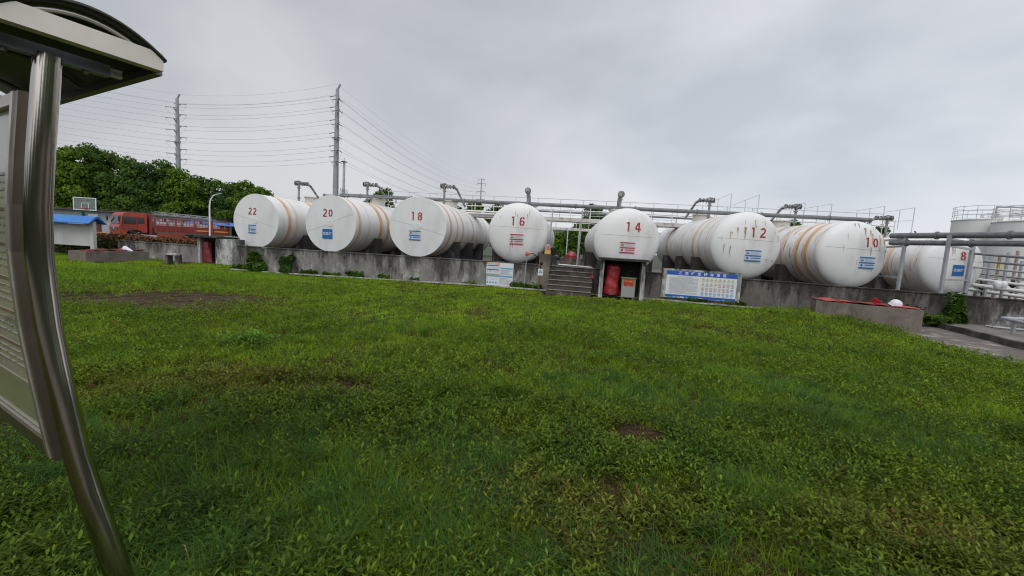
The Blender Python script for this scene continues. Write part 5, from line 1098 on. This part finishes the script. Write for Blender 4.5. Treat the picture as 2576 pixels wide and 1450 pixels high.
a = U(1425, 585, 230); mb = MB(); mb.lathe([(26, -2), (17, 7), (9, 12.2), (.1, 13.5)], (a.x-4, 230, 0), 'Z', 24); tag(mb.build('hill', mat('far_hill', (.06, .07, .075), .95, col2=(.05, .075, .04), scale=.1)), kind='structure')
# unseen leaf screen added behind the camera to darken what the post mirrors
rng = np.random.default_rng(8); n = 6500; aw = rng.uniform(-.95, .95, n)*PI*.62+PI*1.5; rw = 30+rng.normal(0, .6, n)+1.5*np.sin(aw*23); zw = rng.random(n)**.8*(3.6+.8*np.sin(aw*17)+.5*np.sin(aw*41))
cw = np.stack([rw*np.cos(aw), rw*np.sin(aw)+4, zw], 1); lo, hi = map(np.array, GR[0]); nw = np.stack([-np.cos(aw), -np.sin(aw), np.full(n, .4)], 1)
tag(leafmesh('added_treeline', cw, nw, 1.1*rng.uniform(.6, 1.3, n), lo+(hi-lo)*rng.random((n, 1)), 'leaf', None, rng=rng), kind='stuff')
# hedge
def hedge(name, a, b, h, dp, lab, dens=420, seed=3):
    rng = np.random.default_rng(seed); a = np.array(a); b = np.array(b); Lh = np.linalg.norm(b-a); d = (b-a)/Lh; nn_ = np.array([-d[1], d[0]]); n = int(Lh*(h+dp)*dens)
    s = rng.random(n)*Lh; face = rng.random(n) < h/(h+dp); w_ = np.where(face, -dp/2, rng.uniform(-dp/2, dp/2, n)); z = np.where(face, rng.random(n)*h, h)+rng.normal(0, .035, n)+.04*np.sin(s*2.2); w_ = w_+rng.normal(0, .05, n)
    c = np.stack([a[0]+d[0]*s+nn_[0]*w_, a[1]+d[1]*s+nn_[1]*w_, z], 1); c[:, 2] = np.maximum(c[:, 2], .02); nrm = np.where(face[:, None], np.array([-nn_[0], -nn_[1], .5]), np.array([0, 0, 1.]))
    top = np.clip((c[:, 2]-h*.72)/(h*.2), 0, 1)[:, None]; f = rng.random((n, 1)); cols = (np.array([.03, .045, .012])+np.array([.03, .03, .008])*f)*(1-top)+(np.array([.12, .055, .028])+np.array([.08, .03, .01])*f)*top
    t = thing(name, (0, 0, 0), lab, 'hedge'); leafmesh('foliage', c, nrm, .085*rng.uniform(.7, 1.3, n), cols, 'hedge', t, rng=rng)
    mb = MB(); mb.prism([(.05, -dp/2+.09), (Lh-.05, -dp/2+.09), (Lh-.05, dp/2-.05), (.05, dp/2-.05)], (a[0], a[1], 0), (d[0], d[1], 0), (nn_[0], nn_[1], 0), (0, 0, h-.08)); mb.build('twigs', mat('hedge_core', (.02, .016, .01), 1), t)
hedge('clipped_hedge', (-30, 22.6), (-15.9, 22.0), 1.1, .9, 'long clipped hedge with red brown tips in front of the truck')
# bushes and weeds against the walls
def bush(loc, w_, dp, h, lab, seed, leaf=.09, tone=0, dens=1500, name='bush', droop=0.):
    rng = np.random.default_rng(seed); cl = []; nk = 9 if h > .45 else 6
    for k in range(nk):
        n = int(dens*w_*h*3.0/nk); d = rng.normal(0, 1, (n, 3)); d /= np.linalg.norm(d, axis=1)[:, None]; rad = 1-np.abs(rng.normal(0, .3, n)); f_ = (k+.6)/nk
        o_ = np.array([rng.uniform(-.3, .3)*w_, rng.uniform(-.25, .25)*dp, h*(.12+.66*f_)]); sz = np.array([w_*.27, dp*.3, h*.2])*rng.uniform(.7, 1.25)*(1.15-.35*f_); cc = d*rad[:, None]*sz+o_
        if droop: cc[:, 2] -= droop*np.abs(d[:, 0])*h*.3
        cl.append(cc)
    for k in range(int(14*w_)+4):       # shoots that stick out
        n = 9; t_ = np.linspace(.3, 1, n)[:, None]; a_ = rng.uniform(0, 2*PI); cl.append(np.array([math.cos(a_)*w_*.42, math.sin(a_)*dp*.42, h*rng.uniform(.7, 1.12)])*np.concatenate([t_, t_, t_], 1)+rng.normal(0, .02, (n, 3)))
    c = np.concatenate(cl); c = c[c[:, 2] > -.02]; n = len(c)
    t = thing(name, loc, lab, 'shrub'); lo, hi = map(np.array, GR[tone]); f = rng.random((n, 1))**1.2; nrm = c-np.array([0, 0, h*.35]); nrm[:, 2] += .2; nrm /= np.linalg.norm(nrm, axis=1)[:, None]
    leafmesh('foliage', c, nrm, leaf*rng.uniform(.6, 1.3, n), (lo+(hi-lo)*f)*1.0, 'leaf', t, elong=2.6, rng=rng)
    mb = MB()
    for k in range(7): a = 2*PI*k/7; mb.tube([(0, 0, -.05), (.2*w_*math.cos(a), .2*dp*math.sin(a), h*.4), (.33*w_*math.cos(a), .33*dp*math.sin(a), h*.75)], [.018, .012, .005], 5)
    mb.build('stem', 'bark', t); return t
q, _ = wpt(-11.2); bush((q.x, q.y-.35, 0), .78, .6, 1.02, 'bushy bright green shrub growing at the foot of the wall below tank 22', 5, tone=0, leaf=.07, dens=2400)
q, _ = wpt(-9.75); bush((q.x, q.y-.3, 0), .62, .5, .92, 'smaller shrub at the wall, right of the one below tank 22', 6, tone=2, leaf=.07, dens=2400)
q, _ = wpt(14.55); bush((q.x-.1, q.y-.3, .17), .58, .5, 1.05, 'tall drooping green plant against the right wall', 7, tone=0, leaf=.075, droop=1., dens=2600)
q, _ = wpt(12.8); bush((q.x+.1, q.y-.75, .15), 2.2, 1.0, .42, 'low spreading weed patch between sand box and right wall', 8, tone=0, leaf=.08)
q, _ = wpt(13.8); bush((q.x+.0, q.y-.75, .15), 1.3, .8, .28, 'thin edge of weeds creeping over the apron', 9, tone=0, leaf=.07)
rs = random.Random(12); wl = [(-8.9, .3, 'right of the second shrub'), (-7.9, .22, 'under the left side of tank 20'), (-6.9, .38, 'below the middle of tank 20'), (-5.6, .28, 'below the right of tank 20'), (-4.3, .18, 'halfway between the shrubs and the white board'), (-1.9, .12, 'left of the white board'), (.25, .34, 'right of the white board'), (.8, .3, 'by the green warning post'), (-12.0, .3, 'by the pale concrete block'), (3.1, .2, 'right of the steps'), (7.3, .25, 'under the blue board'), (8.6, .22, 'right under the blue board')]
for i, (xx, hh, lb) in enumerate(wl):
    q, _ = wpt(xx); bush((q.x, q.y-.2, 0), .5+rs.random()*.6, .3, hh*.75, 'tuft of weeds at the wall foot '+lb, 40+i, leaf=.07, tone=(0, 1, 0, 3)[i % 4], name='weed_tuft')

# ---------------------------------------------------------------- grass and weeds of the lawn
def blob(x, y, lst): 
    f = np.zeros_like(x)
    for c, rx, ry in lst: f = np.maximum(f, np.exp(-(((x-c.x)/rx)**2+((y-c.y)/ry)**2)))
    return f
NZ = np.random.default_rng(77); NG = {k: NZ.random((64, 64)) for k in range(6)}
def vnoise(x, y, s, k):
    u = (x*s) % 64; v = (y*s) % 64; i = np.floor(u).astype(int); j = np.floor(v).astype(int); fu = u-i; fv = v-j; fu = fu*fu*(3-2*fu); fv = fv*fv*(3-2*fv); g_ = NG[k]
    i1, j1 = (i+1) % 64, (j+1) % 64; i %= 64; j %= 64
    return (g_[j, i]*(1-fu)+g_[j, i1]*fu)*(1-fv)+(g_[j1, i]*(1-fu)+g_[j1, i1]*fu)*fv
LONG = [(G(560, 1170), .95, .7), (G(850, 1250), 1.1, .62), (G(1050, 1330), .9, .45), (G(1180, 1150), .5, .4), (G(1530, 990), .75, .75), (G(1700, 1010), .8, .7), (G(2150, 1080), .8, .6), (G(2000, 1000), .8, .8), (G(1250, 1400), .5, .25),
        (G(450, 1420), .6, .3), (G(1070, 830), 1.3, .7), (G(220, 1100), .5, .6), (G(2350, 1150), .6, .4), (G(1900, 1250), .4, .25), (G(1600, 1440), .3, .15)]
TALL = [(G(330, 690), 5.5, 2.0), (G(560, 695), 3.0, 1.4), (G(180, 690), 4, 2.5)]
BRIGHT = [(G(1180, 760), 3.2, 2.2), (G(1000, 790), 2.5, 1.5), (G(1400, 800), 2.8, 1.6)]
YEL = [(G(600, 970), .9, .4), (G(1330, 1240), .6, .3), (G(1500, 1380), .7, .3), (G(330, 980), .6, .35), (G(2300, 1350), .6, .35), (G(1480, 1290), .5, .3)]
def scatter(y0, y1, dens, rng, margin=1.0):
    """random lawn points, denser near the camera; limited to the wedge in view with a margin"""
    n = int(dens*(y1-y0)*(2*1.35*(y0+y1)/2+2*margin)); y = np.sqrt(rng.random(n)*(y1**2-y0**2)+y0**2); x = (rng.random(n)*2-1)*(1.35*y+margin)
    # stay on the lawn: left of the path, in front of the wall
    edge = np.interp(y, [L1.y, L0.y], [L1.x, L0.x])-.12*vnoise(x*0+1, y, 3., 0)-.06; wx = np.array([p.x for p in W]); wy = np.array([p.y for p in W]); wl_ = np.interp(x, wx, wy)-.5
    wl_ = np.where(x < -12.4, 21.8+0*x, wl_); k = (x < edge) & (y < wl_) & (y > .5) & (y < 22)
    # keep clear of the things that stand on the lawn
    mt_ = PM[[o for o in bpy.data.objects if o.name.startswith('sand_box')][0].name]
    rel = np.stack([x-B0.x, y-B0.y], 1); sx = rel @ np.array([dB.x, dB.y]); sy_ = rel @ np.array([nB.x, nB.y]); k &= ~((sx > -.02) & (sx < LB+.05) & (sy_ > -.04))
    k &= ~((x > 1.2) & (x < 3.55) & (y > 16.0)); k &= ~((x > 3.35) & (x < 5.2) & (y > 15.85)); k &= ~((x > Bq.x-.05) & (x < Bq2.x+.1) & (y > Bq.y-.05) & (y < 19.6)); k &= ~((x > -17.2) & (x < -14.9) & (y > 20.6))
    return x[k], y[k]
def blades(name, x, y, z, hgt_, wid, lean, cols, matl, segs=3, rng=RNG, curl=1., tipc=None):
    n = len(x); a = rng.random(n)*2*PI; dx_, dy_ = np.cos(a), np.sin(a); px_, py_ = -np.sin(a+rng.normal(0, .5, n)), np.cos(a+rng.normal(0, .5, n))
    V = []; Cc = []
    for i in range(segs+1):
        t_ = i/segs; out_ = lean*hgt_*(t_**1.8); zz = z+hgt_*(t_-.42*lean*curl*t_**2.4); w_ = wid*(1-t_**1.6)+wid*.03
        cxx, cyy = x+dx_*out_, y+dy_*out_
        V.append(np.stack([cxx-px_*w_/2, cyy-py_*w_/2, zz], 1)); V.append(np.stack([cxx+px_*w_/2, cyy+py_*w_/2, zz], 1))
        c = cols*(1.0) if tipc is None else cols+(tipc-cols)*t_**3; Cc += [c, c]
    V = np.stack(V, 1); m = 2*(segs+1); base = (np.arange(n)*m)[:, None]
    Fq = np.concatenate([base+np.array([[2*i, 2*i+1, 2*i+3, 2*i+2]]) for i in range(segs)], 0)
    return V.reshape(-1, 3), Fq, np.stack(Cc, 1).reshape(-1, 3)
def rosettes(x, y, z, hgt_, leaf, cols, rng, nl=6, w_=.34):
    """upright stems carrying whorls of pointed leaves, each leaf folded along its midrib"""
    n = len(x); V = []; Fl = []; Cc = []; off = 0; a0 = rng.random(n)*2*PI; tx, ty = rng.normal(0, .25, n)*hgt_, rng.normal(0, .25, n)*hgt_
    for k in range(nl):
        lv = k//2; f = 1-.3*lv; a = a0+PI*(k % 2)+lv*PI/2+rng.normal(0, .3, n); up = rng.uniform(.15, .75, n)+(.25 if lv == 0 else 0); ln_ = leaf*rng.uniform(.65, 1.15, n)*(.8+.15*lv)
        d = np.stack([np.cos(a)*np.cos(up), np.sin(a)*np.cos(up), np.sin(up)], 1); s = np.stack([-np.sin(a), np.cos(a), np.zeros(n)], 1); nn_ = np.cross(s, d)*-1
        o = np.stack([x+tx*f, y+ty*f, z+hgt_*f], 1); L_ = ln_[:, None]; W_ = (ln_*w_)[:, None]
        mid_ = o+d*L_*.5-nn_*W_*.25; tip = o+d*L_-nn_*0+np.stack([np.zeros(n), np.zeros(n), -ln_*.12], 1)
        V.append(np.stack([o, mid_-s*W_*.5+nn_*W_*.3, tip, mid_+s*W_*.5+nn_*W_*.3, mid_], 1).reshape(-1, 3)); b = (np.arange(n)*5)[:, None]+off; off += 5*n
        Fl.append(b+np.array([[0, 1, 2, 4]])); Fl.append(b+np.array([[0, 4, 2, 3]]))
        c = cols*(1+.25*(rng.random((n, 1))-.5))*(1.12-.14*lv); Cc.append(np.repeat(c, 5, 0))
    return np.concatenate(V), np.concatenate(Fl), np.concatenate(Cc)
def lawncol(x, y, rng, warm=0.):
    b_ = blob(x, y, BRIGHT)[:, None]; yl = (vnoise(x, y, .9, 1)*.6+vnoise(x, y, 3.1, 2)*.4)[:, None]; ye = blob(x, y, YEL)[:, None]
    base = np.array([.105, .21, .007])*(1-yl)+np.array([.195, .285, .008])*yl; base = base*(1-b_*.6)+np.array([.22, .38, .01])*b_*.6
    base = base*(1-.4*ye)+np.array([.16, .14, .012])*.4*ye
    return base*(.72+.56*rng.random((len(x), 1)))
gv, gf, gc = [], [], []
def acc(store, r):
    off = sum(len(q) for q in store[0]); store[0].append(r[0]); store[1].append(r[1]+off); store[2].append(r[2])
GS = ([], [], []); WS = ([], [], [])
rng = np.random.default_rng(5)
zones = [(.6, 2.6, 3600), (2.6, 5.0, 3000), (5.0, 9.0, 1900), (9.0, 14.5, 900), (14.5, 22, 520)]
def barek(x, y): return np.clip((np.maximum(blob(x, y, BARE), blob(x, y, MUD)**.7)+(vnoise(x, y, 7., 5)-.5)*.7-.3)*4., 0, 1)
for zi, (ya, yb, dn) in enumerate(zones):
    x, y = scatter(ya, yb, dn, rng); z = hgt(x, y); bare = barek(x, y); lg = blob(x, y, LONG); tl = blob(x, y, TALL)
    keep = rng.random(len(x)) > np.clip(bare*.97, 0, .95); clump = vnoise(x, y, 1.3, 3)*.5+vnoise(x, y, 4.5, 4)*.5; keep &= rng.random(len(x)) < (.12+1.1*clump if zi < 2 else .25+1.1*clump)
    x, y, z, lg, tl, clump, bare = [q[keep] for q in (x, y, z, lg, tl, clump, bare)]; n = len(x); lod = [1, 1, 1.5, 2.4, 3.4][zi]
    h = (.045+.08*rng.random(n))*(.45+1.1*clump)+.17*tl*rng.random(n)+.12*lg*rng.random(n); h *= 1-.5*bare
    h = np.maximum(h, .02*lod); wd_ = (.0036+.003*rng.random(n))*lod*(1+.2*(zi > 1)); col = lawncol(x, y, rng)*(.85, 1., 1.22, 1.4, 1.45)[zi]; col = col*(1-.5*tl[:, None])+np.array([.11, .27, .012])*(.5*tl[:, None])*(.8+.4*rng.random((n, 1)))  # blade colour dimmed near, lifted far: shaded gaps and lit tops painted in
    dead = rng.random(n) < .04+.4*bare; col[dead] = np.array([.16, .115, .055])*(.6+.7*rng.random((dead.sum(), 1)))
    acc(GS, blades('', x, y, z-.01, h, wd_, rng.uniform(.3, 1.2, n), col, '', 3 if zi < 2 else 2 if zi < 3 else 1, rng))
# coarser grass on the flanks of the lawn, outside the view cone
xq = rng.uniform(-29, 13, 150000); yq = rng.uniform(-3.2, 21.5, 150000); k = (np.abs(xq) > 1.35*yq+.7) & (xq < np.interp(yq, [L1.y, L0.y], [L1.x, L0.x])-.1) & ~((xq < -15) & (yq > 17.8)); x, y = xq[k], yq[k]
acc(GS, blades('', x, y, hgt(x, y)-.01, .07+.08*rng.random(len(x)), .014+.012*rng.random(len(x)), rng.uniform(.4, 1.2, len(x)), lawncol(x, y, rng)*1.1, '', 2, rng))
# matted straw on the bare spots
x, y = scatter(1.5, 16, 900, rng); bk = barek(x, y); keep = rng.random(len(x)) < bk*.55; x, y = x[keep], y[keep]; n = len(x)
acc(GS, blades('', x, y, hgt(x, y)+.004, .04+.05*rng.random(n), (.003+.002*rng.random(n))*(1+y/8), np.full(n, 2.4), np.array([.17, .115, .07])*(.4+.9*rng.random((n, 1))), '', 3, rng, 1.))
# long arching blue-green grass in tussocks
for ya, yb, dn, lod in ((.6, 3.5, 75, 1), (3.5, 7, 42, 1.15), (7, 12, 9, 1.8)):
    x, y = scatter(ya, yb, dn, rng); lg = blob(x, y, LONG); pr_ = np.clip(lg*1.6-.12, 0, 1)+.03; keep = rng.random(len(x)) < pr_; x, y = x[keep], y[keep]; k_ = 26; n = len(x)*k_
    sz = np.repeat(rng.uniform(.6, 1.15, len(x)), k_); x = np.repeat(x, k_)+rng.normal(0, .04, n); y = np.repeat(y, k_)+rng.normal(0, .04, n); z = hgt(x, y); tone = np.repeat(rng.random((len(sz)//k_, 1)), k_, 0)
    col = (np.array([.055, .15, .03])*(1-tone)+np.array([.09, .2, .03])*tone)*(.45+.75*rng.random((n, 1))); acc(GS, blades('', x, y, z-.01, (.12+.2*rng.random(n))*sz, (.0036+.0026*rng.random(n))*lod, rng.uniform(.5, 1.5, n), col, '', 5 if ya < 3 else 4, rng, 1.2))
o = npmesh('grass', np.concatenate(GS[0]), np.concatenate(GS[1]), np.concatenate(GS[2]), 'grassleaf'); tag(o, kind='stuff')
# broad-leaved weeds
for ya, yb, dn, lod, nl in ((.6, 2.6, 1250, 1, 8), (2.6, 5, 900, 1, 6), (5, 9, 330, 1.25, 4), (9, 15, 100, 1.6, 4)):
    x, y = scatter(ya, yb, dn, rng); lg = blob(x, y, LONG); br_ = barek(x, y); wz = vnoise(x, y, .8, 0)*.5+vnoise(x, y, 2.6, 1)*.5
    pr_ = np.clip(1.15-1.3*lg, .12, 1)*np.clip((wz-.28)*4., .06, 1)*(1-.99*br_); keep = rng.random(len(x)) < pr_; x, y = x[keep], y[keep]; n = len(x); z = hgt(x, y)
    ye = blob(x, y, YEL)[:, None]; w_ = vnoise(x, y, 1.7, 2)[:, None]; col = (np.array([.08, .16, .01])*(1-w_)+np.array([.15, .215, .011])*w_)*(1-.6*ye)+np.array([.2, .18, .025])*.6*ye; col = col*(.35+.95*rng.random((n, 1)))*(.85, 1., 1.2, 1.35)[int(ya > 1)+int(ya > 3)+int(ya > 6)]  # leaf colour darker up close, brighter far off, imitating shade between leaves
    rd_ = rng.random(n) < .004+.035*ye[:, 0]; col[rd_] = np.array([.17, .085, .025])
    acc(WS, rosettes(x, y, z, (.04+.11*rng.random(n)**1.3)*(.7+.6*wz[keep]), (.042+.03*rng.random(n)**1.5)*lod, col, rng, nl))
o = npmesh('weeds', np.concatenate(WS[0]), np.concatenate(WS[1]), np.concatenate(WS[2]), 'weedleaf'); tag(o, kind='stuff')
print('grass faces', sum(len(q) for q in GS[1]), 'weed faces', sum(len(q) for q in WS[1]))
# the light green clump standing in the lawn
c = G(632, 868); rg = np.random.default_rng(3); n = 110; xx = c.x+rg.normal(0, .15, n); yy = c.y+rg.normal(0, .09, n)
r_ = rosettes(xx-c.x, yy-c.y, np.full(n, ZH(c.x, c.y)), .08+.12*rg.random(n), .10+.05*rg.random(n), np.array([.13, .25, .03])*(.7+.6*rg.random((n, 1))), rg, 6, .26)
o = npmesh('weed_clump', *r_, 'weedleaf'); o.location = (c.x, c.y, 0); tag(o, 'light green leafy weed clump standing up from the lawn at mid left', 'weed')
c = G(900, 2224/1.534-40); mb = MB()
q = U(465, 1372, 2.15); q2 = U(485, 1450, 2.05); mb.tube([Vector((q2.x, q2.y, 0)), (q+q2)/2+Vector((.01, 0, -.03)), q, q+Vector((-.02, .01, -.01))], .0035, 5); one(mb, 'dry_stalk', M['straw'] if 'straw' in M else mat('dry_straw', (.4, .3, .12), .7), (q2.x, q2.y, 0), 'single dry yellow stalk sticking up in the near grass', 'stalk')
